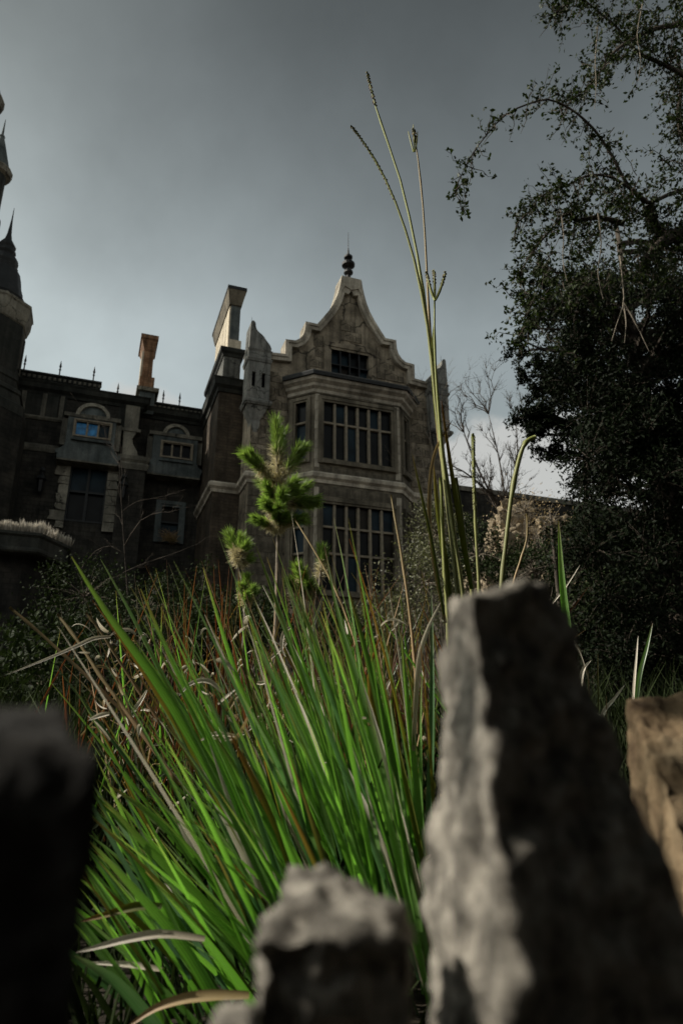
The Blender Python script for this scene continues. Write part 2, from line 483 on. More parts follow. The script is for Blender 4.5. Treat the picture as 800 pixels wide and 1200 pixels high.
def sweep(mb, path, prof, closed=False):
    """moulding: profile [(out, z)...] swept along a plan polyline with mitred corners"""
    n = len(path)
    V = [Vector(p) for p in path]
    rows = []
    for i in range(n):
        if closed or 0 < i < n - 1:
            d0 = (V[i] - V[i - 1]).normalized()
            d1 = (V[(i + 1) % n] - V[i]).normalized()
        elif i == 0:
            d0 = d1 = (V[1] - V[0]).normalized()
        else:
            d0 = d1 = (V[-1] - V[-2]).normalized()
        o0, o1 = Vector((-d0.y, d0.x)), Vector((-d1.y, d1.x))
        m = (o0 + o1)
        m = m / max(m.length_squared, 0.2) * 2
        rows.append([lo(V[i].x + m.x * o, V[i].y + m.y * o, z) for o, z in prof])
    k = len(prof)
    vs = [p for r in rows for p in r]
    fs = []
    for i in range(n if closed else n - 1):
        a, b = i * k, ((i + 1) % n) * k
        for j in range(k):
            fs.append((a + j, a + (j + 1) % k, b + (j + 1) % k, b + j))
    if not closed:
        fs += [tuple(range(k)), tuple(range((n - 1) * k, n * k))]
    mb.add(vs, fs)


def lathe(mb, prof, c=(0, 0), seg=12, rot=0.0):
    """profile [(r, z)...] round the vertical axis at local plan point c=(u, n)"""
    vs, fs = [], []
    k = len(prof)
    for i in range(seg):
        a = rot + 2 * math.pi * i / seg
        for r, z in prof:
            vs.append(lo(c[0] + r * math.cos(a), c[1] + r * math.sin(a), z))
    for i in range(seg):
        a, b = i * k, ((i + 1) % seg) * k
        for j in range(k - 1):
            fs.append((a + j, b + j, b + j + 1, a + j + 1))
    fs.append(tuple(i * k for i in range(seg)))
    fs.append(tuple(i * k + k - 1 for i in range(seg)))
    mb.add(vs, fs)


def tube(mb, pts, radii, sides=6, v0=0.0, v1=1.0):
    pts = [Vector(p) for p in pts]
    n = len(pts)
    if not hasattr(radii, '__len__'):
        radii = [radii] * n
    vs, fs, uv = [], [], []
    ref = Vector((0.31, 0.22, 0.92))
    for i, p in enumerate(pts):
        t = (pts[min(i + 1, n - 1)] - pts[max(i - 1, 0)])
        t = t.normalized() if t.length > 1e-9 else Vector((0, 0, 1))
        a = t.cross(ref)
        if a.length < 0.05:
            a = t.cross(Vector((1, 0, 0)))
        a.normalize()
        b = t.cross(a)
        for k in range(sides):
            an = 2 * math.pi * k / sides
            vs.append(p + (a * math.cos(an) + b * math.sin(an)) * radii[i])
            uv.append((k / sides, v0 + (v1 - v0) * i / max(n - 1, 1)))
    for i in range(n - 1):
        for k in range(sides):
            a, b = i * sides + k, i * sides + (k + 1) % sides
            fs.append((a, b, b + sides, a + sides))
    fs.append(tuple(range(sides)))
    fs.append(tuple(range((n - 1) * sides, n * sides)))
    mb.add(vs, fs, uv)


def window(root, sg, s0, s1, z0, z1, cols, rows, fw=0.16, out=0.05, rec=0.16, frame_mat=None, bar_mat=None, glass=None,
           bar=0.09, sill=True, pane_mats=None):
    """frame (moulded surround) > panes, mullions, transoms. rows = heights as fractions from the top"""
    frame_mat = frame_mat or M['bay']
    bar_mat = bar_mat or M['muntin']
    glass = glass or M['glass']
    f = MB()
    for (a, b, c, e) in ((s0 - fw, s0, z0 - fw, z1 + fw), (s1, s1 + fw, z0 - fw, z1 + fw),
                         (s0, s1, z1, z1 + fw), (s0, s1, z0 - fw, z0)):
        sg.box(f, a, b, -rec, out, c, e)
    q = fw * 0.45
    for (a, b, c, e) in ((s0 - fw - q, s0 - fw * 0.55, z0 - fw - q, z1 + fw + q), (s1 + fw * 0.55, s1 + fw + q, z0 - fw - q, z1 + fw + q),
                         (s0 - fw * 0.55, s1 + fw * 0.55, z1 + fw * 0.55, z1 + fw + q)):
        sg.box(f, a, b, -0.02, out + 0.045, c, e)
    if sill:
        sg.box(f, s0 - fw * 0.55, s1 + fw * 0.55, -0.02, out + 0.1, z0 - fw - q, z0 - fw * 0.5)
    fo = f.build('window', frame_mat, root)
    w = (s1 - s0) / cols
    zz = [z1]
    for r in rows:
        zz.append(zz[-1] - r * (z1 - z0))
    for c in range(1, cols):
        mb = MB()
        x = s0 + c * w
        sg.box(mb, x - bar / 2, x + bar / 2, -rec + 0.01, -0.015, z0, z1)
        mb.build('mullion', bar_mat, fo)
    for z in zz[1:-1]:
        mb = MB()
        sg.box(mb, s0, s1, -rec + 0.012, -0.022, z - bar * 0.42, z + bar * 0.42)
        mb.build('transom', bar_mat, fo)
    k = 0
    for r in range(len(rows)):
        for c in range(cols):
            mb = MB()
            a, b = s0 + c * w + (bar / 2 if c else 0), s0 + (c + 1) * w - (bar / 2 if c < cols - 1 else 0)
            t, bt = zz[r] - (bar * 0.42 if r else 0), zz[r + 1] + (bar * 0.42 if r < len(rows) - 1 else 0)
            j = random.uniform(-0.006, 0.006)
            k2 = random.uniform(-0.006, 0.006)
            pts = [(a, -rec + 0.02 + j, bt), (b, -rec + 0.02 + k2, bt), (b, -rec + 0.02 - j, t), (a, -rec + 0.02 - k2, t)]
            vs = [sg.P(*p) for p in pts] + [sg.P(p[0], p[1] - 0.012, p[2]) for p in pts]
            mb.add(vs, [(0, 1, 2, 3), (7, 6, 5, 4), (0, 4, 5, 1), (1, 5, 6, 2), (2, 6, 7, 3), (3, 7, 4, 0)])
            gm = (random.choice((glass, glass, M['glass_brown'], M['glass_teal'])) if glass is M['glass'] else glass) if pane_mats is None else pane_mats[k % len(pane_mats)]  # random pane tints imitate varied reflections
            mb.build('pane', gm, fo)
            k += 1
    return fo


# unit block mesh shared by every dressed stone (bevelled box)
def block_mesh(name, mat, seed=0):
    bm = bmesh.new()
    bmesh.ops.create_cube(bm, size=1.0)
    r = random.Random(seed)
    for v in bm.verts:
        v.co += Vector([r.uniform(-0.012, 0.012) for _ in range(3)])
    me = bpy.data.meshes.new(name)
    bm.to_mesh(me)
    bm.free()
    me.materials.append(mat)
    return me


def blocks_on(parent, sg, s0, s1, z0, z1, proud, mat, hw=(0.5, 1.0), hh=0.42, holes=(), name='stone_block', inside=None, lim=300):
    """ashlar facing: separate blocks a few mm to 3 cm proud, open joints between"""
    meshes = [block_mesh(name, mat, i) for i in range(4)]
    z = z0
    cnt = 0
    base = Matrix(((sg.d.x, sg.o.x, 0), (-sg.d.y, -sg.o.y, 0), (0, 0, 1)))
    while z < z1 - 0.05 and cnt < lim:
        h = min(random.uniform(0.8, 1.15) * hh, z1 - z)
        s = s0 + 0.0
        first = random.uniform(0.3, 1.0)
        while s < s1 - 0.02:
            w = random.uniform(*hw) * first
            first = 1.0
            if s1 - (s + w) < hw[0] * 0.4:
                w = s1 - s
            a, b, c, e = s, s + w, z, z + h
            s += w
            # trim against the holes
            ok = True
            for (ha, hb, hc, he) in holes:
                if a < hb and b > ha and c < he and e > hc:
                    if ha - a > 0.15: b = ha
                    elif b - hb > 0.15: a = hb
                    else: ok = False
            if not ok or (inside and not all(inside(x, y) for x, y in ((a, c), (b, c), (a, e), (b, e)))):
                continue
            g = 0.022
            pr = proud * random.uniform(0.5, 1.3)
            dp = 0.06
            o = bpy.data.objects.new(name, random.choice(meshes))
            link(o, parent)
            ctr = sg.P((a + b) / 2, pr - dp / 2, (c + e) / 2)
            o.matrix_local = Matrix.Translation(ctr) @ base.to_4x4() @ Matrix.Diagonal((b - a - g, dp, e - c - g, 1))
            cnt += 1
        z += h
    return cnt


# ------------------------------------------------------------------ ground
def hgt(x, y):
    if y < 0.86:
        b = 0.0 if y < 0.5 else (y - 0.5) / 0.36 * 0.6
    else:
        b = 0.6 + 1.7 * min(1.0, max(0.0, (y - 1.6) / 19.0))
    if y > 30:
        b += 0.0
    mound = 4.9 * math.exp(-(((x - 4.9) / 1.9) ** 2 + ((y - 17.5) / 3.0) ** 2))
    nz = 0.05 * mnoise.noise(Vector((x * 0.9, y * 0.9, 0))) * min(1, max(0, (y - 1.0)))
    return b + mound + nz


gx = [-600, -300, -120, -60, -35] + [x * 1.25 - 25 for x in range(41)] + [35, 60, 120, 300, 600]
gy = [-600, -200, -60, -20, -5, -1, 0, 0.3, 0.5, 0.68, 0.86, 1.0, 1.3, 1.7, 2.2, 3, 4, 5, 6, 7, 8] + [9 + i for i in range(24)] + [36, 45, 70, 140, 300, 700]
gm = MB()
vs = [(x, y, hgt(x, y)) for y in gy for x in gx]
nx = len(gx)
gm.add(vs, [(j * nx + i, j * nx + i + 1, (j + 1) * nx + i + 1, (j + 1) * nx + i) for j in range(len(gy) - 1) for i in range(nx - 1)])
tag(gm.build('ground', M['soil'], smooth=True), 'dark garden soil rising gently towards the old house', None, None, 'structure')

# ------------------------------------------------------------------ the gabled house
ORIG = (0.3406, 24.0, 0.0)
RZ = R(20)
house = empty('gabled_house', ORIG, RZ, 'tall weathered stone house with a curved stepped gable and two-storey bay window', 'house')

# body behind the facade
mb = MB()
box(mb, -3.9, 3.9, -9.0, -0.32, 0, 14.75)
mb.build('house_body', M['gable'], house)
mb = MB()
prism_uz(mb, [(-3.6, 14.75), (3.6, 14.75), (0, 17.4)], -9.0, -0.5)
mb.build('roof', M['lead'], house)

# gable wall: silhouette polygon with an attic opening, built as columns of prisms
GH = [(0.43, 19.25), (0.47, 18.95), (0.54, 18.6), (0.64, 18.22), (0.78, 17.84), (0.97, 17.48), (1.2, 17.12), (1.45, 16.74),
      (1.93, 16.74), (1.95, 16.36), (2.02, 16.12), (2.15, 15.93), (2.32, 15.8), (2.72, 15.76), (2.72, 15.12), (3.42, 15.05)]


def offset_poly(pts, d):
    out = []
    n = len(pts)
    for i in range(n):
        p = Vector(pts[i])
        d0 = (p - Vector(pts[i - 1])).normalized() if i else None
        d1 = (Vector(pts[i + 1]) - p).normalized() if i < n - 1 else None
        d0 = d0 or d1
        d1 = d1 or d0
        n0, n1 = Vector((d0.y, -d0.x)), Vector((d1.y, -d1.x))
        m = n0 + n1
        m = m * (2 / max(m.length_squared, 0.8))
        out.append((p.x - (-m.x) * d * 1.0, p.y - (-m.y) * d))
    return out


GI = offset_poly(GH, 0.26)          # inner edge of the coping (right half)
GI = [(max(u, 0.0), z) for u, z in GI]
GI[0] = (0.0, 18.72)
GI[1] = (0.12, 18.5)


def gz(u):                           # wall top under the coping at |u|
    u = abs(u)
    best = 15.0
    mid = [((a[0] + b[0]) / 2, (a[1] + b[1]) / 2) for a, b in zip(GH, GI)]
    mid[0] = (0.0, 19.0)
    for (a, b) in zip(mid, mid[1:]):
        if a[0] <= u <= b[0] or b[0] <= u <= a[0]:
            t = 0 if abs(b[0] - a[0]) < 1e-6 else (u - a[0]) / (b[0] - a[0])
            best = max(best, a[1] + (b[1] - a[1]) * t) if best > 15.0 else a[1] + (b[1] - a[1]) * t
    return best


ATT = (-0.8, 0.8, 14.62, 15.88)
mb = MB()
us = sorted({-3.9, 3.9, -0.8, 0.8, *[round(-3.45 + i * 0.15, 3) for i in range(47)]})
for a, b in zip(us, us[1:]):
    ta, tb = gz(a + 1e-4), gz(b - 1e-4)
    if ATT[0] - 1e-6 <= a and b <= ATT[1] + 1e-6:
        prism_uz(mb, [(a, ATT[3]), (b, ATT[3]), (b, tb), (a, ta)], -0.32, 0)
        prism_uz(mb, [(a, 0), (b, 0), (b, ATT[2]), (a, ATT[2])], -0.32, 0)
    else:
        prism_uz(mb, [(a, 0), (b, 0), (b, tb), (a, ta)], -0.32, 0)
gw = mb.build('gable_wall', M['gable'], house)
front = Seg((-3.9, 0.0), (3.9, 0.0))


def in_gable(s, z):
    return z < gz(s - 3.9) - 0.12 if abs(s - 3.9) < 3.4 else z < 14.7


blocks_on(gw, front, 0.0, 7.8, 10.45, 18.4, 0.04, M['gable'], hw=(0.55, 1.15), hh=0.5,
          holes=[(3.9 - 1.12, 3.9 + 1.12, 14.3, 16.2), (1.38, 6.42, 3, 14.4)], inside=in_gable)
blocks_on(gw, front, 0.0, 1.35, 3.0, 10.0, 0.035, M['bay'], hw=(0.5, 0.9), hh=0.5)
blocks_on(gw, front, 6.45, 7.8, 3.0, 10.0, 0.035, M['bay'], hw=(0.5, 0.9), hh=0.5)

# coping: dressed stones along the curved outline, each its own block
for sgn in (-1, 1):
    for i in range(len(GH) - 1):
        A, B, a, b = GH[i], GH[i + 1], GI[i], GI[i + 1]
        g = 0.006
        pts = [(sgn * A[0], A[1] - g * (i > 0)), (sgn * B[0], B[1] + g), (sgn * b[0], b[1] + g), (sgn * a[0], a[1] - g * (i > 0))]
        mb = MB()
        prism_uz(mb, pts, -0.5, 0.2 + 0.004 * random.random())
        # raised outer lip
        t = 0.42
        m0 = (A[0] + (a[0] - A[0]) * t, A[1] + (a[1] - A[1]) * t)
        m1 = (B[0] + (b[0] - B[0]) * t, B[1] + (b[1] - B[1]) * t)
        prism_uz(mb, [(sgn * (A[0] + 0.012), A[1]), (sgn * (B[0] + 0.012), B[1] + g), (sgn * m1[0], m1[1] + g), (sgn * m0[0], m0[1])], -0.52, 0.25)
        mb.build('coping_stone', M['trim'], house)
mb = MB()
prism_uz(mb, [(-0.36, 18.86), (0, 18.7), (0.36, 18.86), (0.435, 19.3), (-0.435, 19.3)], -0.53, 0.256)
mb.build('coping_stone', M['trim'], house)
mb = MB()
lathe(mb, [(0.184, 19.30), (0.184, 19.44), (0.103, 19.58), (0.081, 19.69), (0.196, 19.80), (0.196, 19.88), (0.081, 19.96), (0.092, 20.05), (0.276, 20.17),
           (0.276, 20.29), (0.092, 20.38), (0.069, 20.49), (0.184, 20.57), (0.184, 20.65), (0.057, 20.76), (0.034, 20.96), (0.016, 21.09), (0.009, 21.92)], (0, -0.15), 14)
mb.build('finial', M['iron'], house, smooth=False)

# attic window with label surround
window(house, front, 3.9 - 0.8, 3.9 + 0.8, 14.62, 15.88, 4, [0.5, 0.5], fw=0.2, out=0.03, rec=0.24, frame_mat=M['gable'], bar_mat=M['iron'], bar=0.05, sill=False)

# bay window
BP = [(-2.5, 0.0), (-1.72, 0.8), (1.72, 0.8), (2.5, 0.0)]
mb = MB()
prism_un(mb, [(-2.3, -0.1), (-1.6, 0.6), (1.6, 0.6), (2.3, -0.1)], 2.0, 14.0)
mb.build('bay_core', M['black'], house)
segs = [Seg(BP[i], BP[i + 1]) for i in range(3)]
cw = segs[0].len
UPW, LOW = (10.78, 13.05), (5.95, 9.05)
mb = MB()
segs[1].wall(mb, 0, 3.44, 2.0, 13.7, -0.19, 0, [(0.36, 3.08, *UPW), (0.36, 3.08, *LOW)])
segs[0].wall(mb, 0, cw, 2.0, 13.7, -0.19, 0, [(0.34, cw - 0.32, *UPW), (0.34, cw - 0.32, *LOW)])
segs[2].wall(mb, 0, cw, 2.0, 13.7, -0.19, 0, [(0.32, cw - 0.34, *UPW), (0.32, cw - 0.34, *LOW)])
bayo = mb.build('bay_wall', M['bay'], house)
window(house, segs[1], 0.36, 3.08, *UPW, 6, [0.36, 0.64], fw=0.15)
window(house, segs[1], 0.36, 3.08, *LOW, 6, [0.27, 0.31, 0.42], fw=0.15, bar=0.09)
for k, (a, b) in ((0, (0.34, cw - 0.32)), (2, (0.32, cw - 0.34))):
    window(house, segs[k], a, b, *UPW, 1, [0.36, 0.64], fw=0.13)
    window(house, segs[k], a, b, *LOW, 1, [0.27, 0.31, 0.42], fw=0.13)
# quoin pilasters on the bay corners
qm = [block_mesh('quoin', M['trim'], 40 + i) for i in range(3)]
for cx, sg_, s_ in ((-1.72, segs[1], 0.1), (1.72, segs[1], 3.34)):
    z = 3.0
    while z < 13.4:
        h = random.uniform(0.3, 0.46)
        if not (9.75 < z + h / 2 < 10.4):
            o = bpy.data.objects.new('quoin', random.choice(qm))
            link(o, bayo)
            w = random.choice((0.17, 0.2))
            ctr = sg_.P(s_ + (0.02 if s_ < 1 else -0.02), 0.004, z + h / 2)
            o.matrix_local = Matrix.Translation(ctr) @ Matrix.Diagonal((w, 0.05, h - 0.012, 1))
        z += h
# bay spandrel blocks
blocks_on(bayo, segs[1], 0.22, 3.22, 10.24, 10.5, 0.012, M['bay'], hw=(0.5, 0.9), hh=0.3)
blocks_on(bayo, segs[1], 0.22, 3.22, 9.34, 9.72, 0.012, M['bay'], hw=(0.5, 0.9), hh=0.4)
blocks_on(bayo, segs[1], 0.22, 3.22, 2.2, 5.6, 0.012, M['bay'], hw=(0.5, 0.9), hh=0.42)
# bay cornice and its leaded top
path = [(-2.95, 0.0), (-2.5, 0.0), (-1.72, 0.8), (1.72, 0.8), (2.5, 0.0), (2.95, 0.0)]
path = BP
mb = MB()
sweep(mb, path, [(-0.1, 13.38), (0.07, 13.38), (0.09, 13.5), (0.2, 13.58), (0.22, 13.68), (0.36, 13.78), (0.38, 13.9), (-0.1, 13.9)])
mb.build('bay_cornice', M['trim'], house)
mb = MB()
sweep(mb, path, [(-0.1, 13.902), (0.47, 13.902), (0.5, 14.02), (0.46, 14.08), (-0.6, 14.42), (-0.6, 13.95)])
prism_un(mb, [(-2.4, 0.0), (-1.5, 0.4), (1.5, 0.4), (2.4, 0.0)], 13.95, 14.3)
mb.build('bay_roof', M['lead'], house)
mb = MB()
sweep(mb, path, [(-0.1, 13.72), (0.02, 13.05 + 0.27), (0.05, 13.34), (0.05, 13.4), (-0.1, 13.4)])
mb.build('bay_fascia', M['bay'], house)

# string course running round the whole front and its returns
FULL = [(-4.9, -5.05), (-4.9, -1.4), (-3.9, -1.4), (-3.9, 0.0), (-2.5, 0.0), (-1.72, 0.8), (1.72, 0.8), (2.5, 0.0), (3.9, 0.0), (3.9, -9.0)]
mb = MB()
sweep(mb, FULL, [(-0.05, 9.8), (0.05, 9.8), (0.07, 9.92), (0.17, 10.0), (0.19, 10.12), (0.1, 10.2), (-0.05, 10.24)])
mb.build('string_course', M['trim'], house)

# chimney breast and stack on the left flank
mb = MB()
box(mb, -4.9, -3.91, -5.3, -1.4, 0, 14.05)
br = mb.build('chimney_breast', M['brown'], house)
mb = MB()
sweep(mb, [(-4.9, -5.6), (-4.9, -1.4), (-3.95, -1.4), (-3.95, -2.4)],
      [(-0.06, 13.95), (0.05, 13.95), (0.08, 14.1), (0.2, 14.2), (0.22, 14.42), (0.26, 14.5), (-0.06, 14.56)])
mb.build('breast_cornice', M['dark'], house)
mb = MB()
box(mb, -4.78, -4.1, -5.5, -1.52, 14.5, 15.78)
mb.build('chimney_base', M['turret'], house)
mb = MB()
sweep(mb, [(-4.78, -5.5), (-4.78, -1.52), (-4.1, -1.52), (-4.1, -3.2)],
      [(-0.06, 15.62), (0.04, 15.62), (0.07, 15.72), (0.15, 15.8), (0.17, 15.96), (-0.06, 16.0)])
mb.build('chimney_cornice', M['dark'], house)
ch = MB()
box(ch, -4.66, -4.12, -5.1, -1.5, 15.98, 16.42)
cho = ch.build('chimney', M['cream'], house)
mb = MB()
box(mb, -4.58, -4.2, -4.9, -1.62, 16.4, 18.2)
mb.build('chimney_shaft', M['slate'], cho)  # slate grey puts the shade of the stack's front into the colour
for k in range(5):                       # upright panels along the flank, sunlight put into their pale colour
    n0 = -4.92 + k * 0.66
    mb = MB()
    box(mb, -4.64, -4.57, n0, n0 + 0.62, 16.42, 18.12)
    mb.build('lit_chimney_panel', M['cream'], cho)
mb = MB()
frustum(mb, -4.68, -4.16, -4.98, -1.56, 18.1, -4.79, -4.04, -5.15, -1.36, 18.72)
mb.build('chimney_cap', M['bay'], cho)
mb = MB()
box(mb, -4.81, -4.02, -5.18, -1.34, 18.722, 18.86)
mb.build('cap_slab', M['lead'], cho)


# corner turrets with a half-ogee cap
def turret(s):
    """s=-1 left, +1 right: outer edge on that side"""
    a, b = (-4.16, -3.32) if s < 0 else (3.32, 4.16)
    n0, n1 = -0.42, 0.36
    mb = MB()
    sg = Seg((a, n1), (b, n1))
    slits = [(0.16, 0.29, 13.45, 14.05), (0.53, 0.66, 13.45, 14.05)]
    sg.wall(mb, 0, b - a, 12.9, 14.55, -0.2, 0, slits)
    box(mb, a, b, n0, n1 - 0.2, 12.9, 14.55)
    t = mb.build('turret', M['turret'], house)
    for sl in slits:
        mb = MB()
        sg.box(mb, sl[0] - 0.01, sl[1] + 0.01, -0.195, -0.1, sl[2] - 0.01, sl[3] + 0.01)
        mb.build('slit', M['black'], t)
    ring = [(a, n0), (a, n1), (b, n1), (b, n0)]
    mb = MB()
    sweep(mb, ring, [(-0.05, 14.5), (0.03, 14.5), (0.07, 14.62), (0.02, 14.66), (0.02, 14.92), (0.06, 15.0), (-0.05, 15.04)])
    box(mb, a + 0.02, b - 0.02, n0, n1 - 0.02, 14.5, 15.02)
    mb.build('turret_band', M['turret'], t)
    w = b - a
    prof = [(0, 15.03), (w, 15.03), (w + 0.015, 15.12), (w - 0.02, 15.22), (0.77, 15.31), (0.7, 15.39), (0.63, 15.47), (0.57, 15.57), (0.5, 15.65), (0.4, 15.72), (0.31, 15.79), (0.25, 15.87), (0.22, 15.97), (0.2, 16.14), (0.14, 16.21), (0.07, 16.21), (0.03, 16.14)]
    pts = [((a + x) if s < 0 else (b - x), z) for x, z in prof]
    mb = MB()
    prism_uz(mb, pts, n0, n1 + 0.02)
    mb.build('turret_cap', M['turret'], t)
    mb = MB()
    ux = a + 0.1 if s < 0 else b - 0.1
    tube(mb, [lo(ux, 0.1, 16.1), lo(ux, 0.1, 16.55)], [0.012, 0.005], 5)
    mb.build('spike', M['iron'], t)
    mb = MB()
    sweep(mb, ring, [(-0.05, 12.72), (0.04, 12.72), (0.1, 12.8), (0.1, 12.88), (0.04, 12.94), (-0.05, 12.96)])
    box(mb, a + 0.02, b - 0.02, n0, n1 - 0.02, 12.7, 12.95)
    frustum(mb, a + 0.28, b - 0.28, n0, 0.08, 12.2, a + 0.02, b - 0.02, n0, n1 - 0.02, 12.7)
    frustum(mb, a + 0.3, b - 0.3, n0, 0.06, 11.9, a + 0.24, b - 0.24, n0, 0.1, 12.2)
    frustum(mb, a + 0.38, b - 0.38, n0, -0.02, 11.55, a + 0.33, b - 0.33, n0, 0.05, 11.9)
    mb.build('turret_corbel', M['turret'], t)


turret(-1)
turret(1)

# ------------------------------------------------------------------ the long wing on the left
wing = empty('manor_wing', ORIG, RZ, 'long shadowed side wing with oriel windows, iron roof spikes and a brick chimney', 'building')
NA, NB = -4.4, -5.1
sA = Seg((-15.5, NA), (-7.6, NA))
A0 = -15.5
DW = (-9.92, -8.66, 9.1, 11.25)                        # big lower window
mb = MB()
sA.wall(mb, 0, 7.9, 0, 14.2, -0.3, 0, [(DW[0] - A0, DW[1] - A0, DW[2], DW[3])])
box(mb, -15.5, -7.6, -9.0, -4.8, 0, 14.2)
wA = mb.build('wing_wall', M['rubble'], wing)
mb = MB()
box(mb, -7.6, -4.7, -9.0, NB - 0.3, 0, 14.2)
sB = Seg((-7.6, NB), (-4.9, NB))
BW = (-6.36, -5.66, 8.95, 10.25)
sB.wall(mb, 0, 2.7, 0, 14.2, -0.3, 0, [(BW[0] + 7.6, BW[1] + 7.6, BW[2], BW[3])])
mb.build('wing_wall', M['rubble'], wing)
# frieze storey facing, smooth dark panels with pilasters
for a, b in ((-12.0, -10.75), (-10.6, -10.45), (-8.45, -8.2)):
    mb = MB()
    box(mb, a, b, NA, NA + 0.05, 13.2, 14.15)
    mb.build('frieze_panel', M['dark'], wing)
for a in (-12.1, -11.35, -10.7):
    mb = MB()
    box(mb, a, a + 0.16, NA, NA + 0.1, 13.18, 14.15)
    mb.build('pilaster', M['wingtrim'], wing)
# main cornices
mb = MB()
sweep(mb, [(-15.5, NA), (-7.6, NA), (-7.6, NB), (-4.85, NB)],
      [(-0.08, 14.1), (0.06, 14.1), (0.1, 14.22), (0.24, 14.32), (0.28, 14.48), (0.34, 14.56), (-0.08, 14.62)])
mb.build('wing_cornice', M['dark'], wing)
mb = MB()
sweep(mb, [(-15.5, NA), (-10.52, NA)], [(-0.05, 13.02), (0.05, 13.02), (0.12, 13.1), (0.12, 13.16), (-0.05, 13.2)])
sweep(mb, [(-15.5, NA), (-10.35, NA)], [(-0.05, 11.7), (0.04, 11.7), (0.1, 11.82), (0.1, 11.92), (0.03, 12.02), (-0.05, 12.04)])
mb.build('wing_string', M['wingtrim'], wing)
# parapets with dentil rows
for (a, b, n, z0, z1) in ((-15.5, -9.28, NA - 0.1, 14.6, 15.05), (-7.12, -4.95, NB - 0.05, 14.6, 14.86)):
    mb = MB()
    box(mb, a, b, n - 0.35, n, z0 - 0.05, z1)
    box(mb, a, b + 0.03, n - 0.35, n + 0.07, z1, z1 + 0.08)
    po = mb.build('parapet', M['dark'], wing)
    x = a + 0.05
    dm = block_mesh('dentil', M['wingtrim'], 77)
    while x < b - 0.05:
        if x > -12.6:
            o = bpy.data.objects.new('dentil', dm)
            link(o, po)
            o.matrix_local = Matrix.Translation(lo(x + 0.05, n + 0.02, z1 - 0.13)) @ Matrix.Diagonal((0.1, 0.07, 0.13, 1))
        x += 0.19
for ux, n, z0 in ((-12.22, -4.6, 15.1), (-10.9, -4.6, 15.1), (-9.6, -4.6, 15.1), (-8.6, -4.75, 14.6), (-6.7, -5.3, 14.9), (-6.0, -5.3, 14.9)):
    mb = MB()
    lathe(mb, [(0.03, z0), (0.025, z0 + 0.3), (0.05, z0 + 0.36), (0.02, z0 + 0.42), (0.05, z0 + 0.5), (0.03, z0 + 0.6), (0.004, z0 + 0.78)], (ux, n), 6)
    mb.build('roof_spike', M['iron'], wing)
mb = MB()
prism_uz(mb, [(-15.5, 14.2), (-4.9, 14.2), (-4.9, 14.5), (-15.5, 14.5)], -9, -5.6)
mb.build('roof', M['lead'], wing)


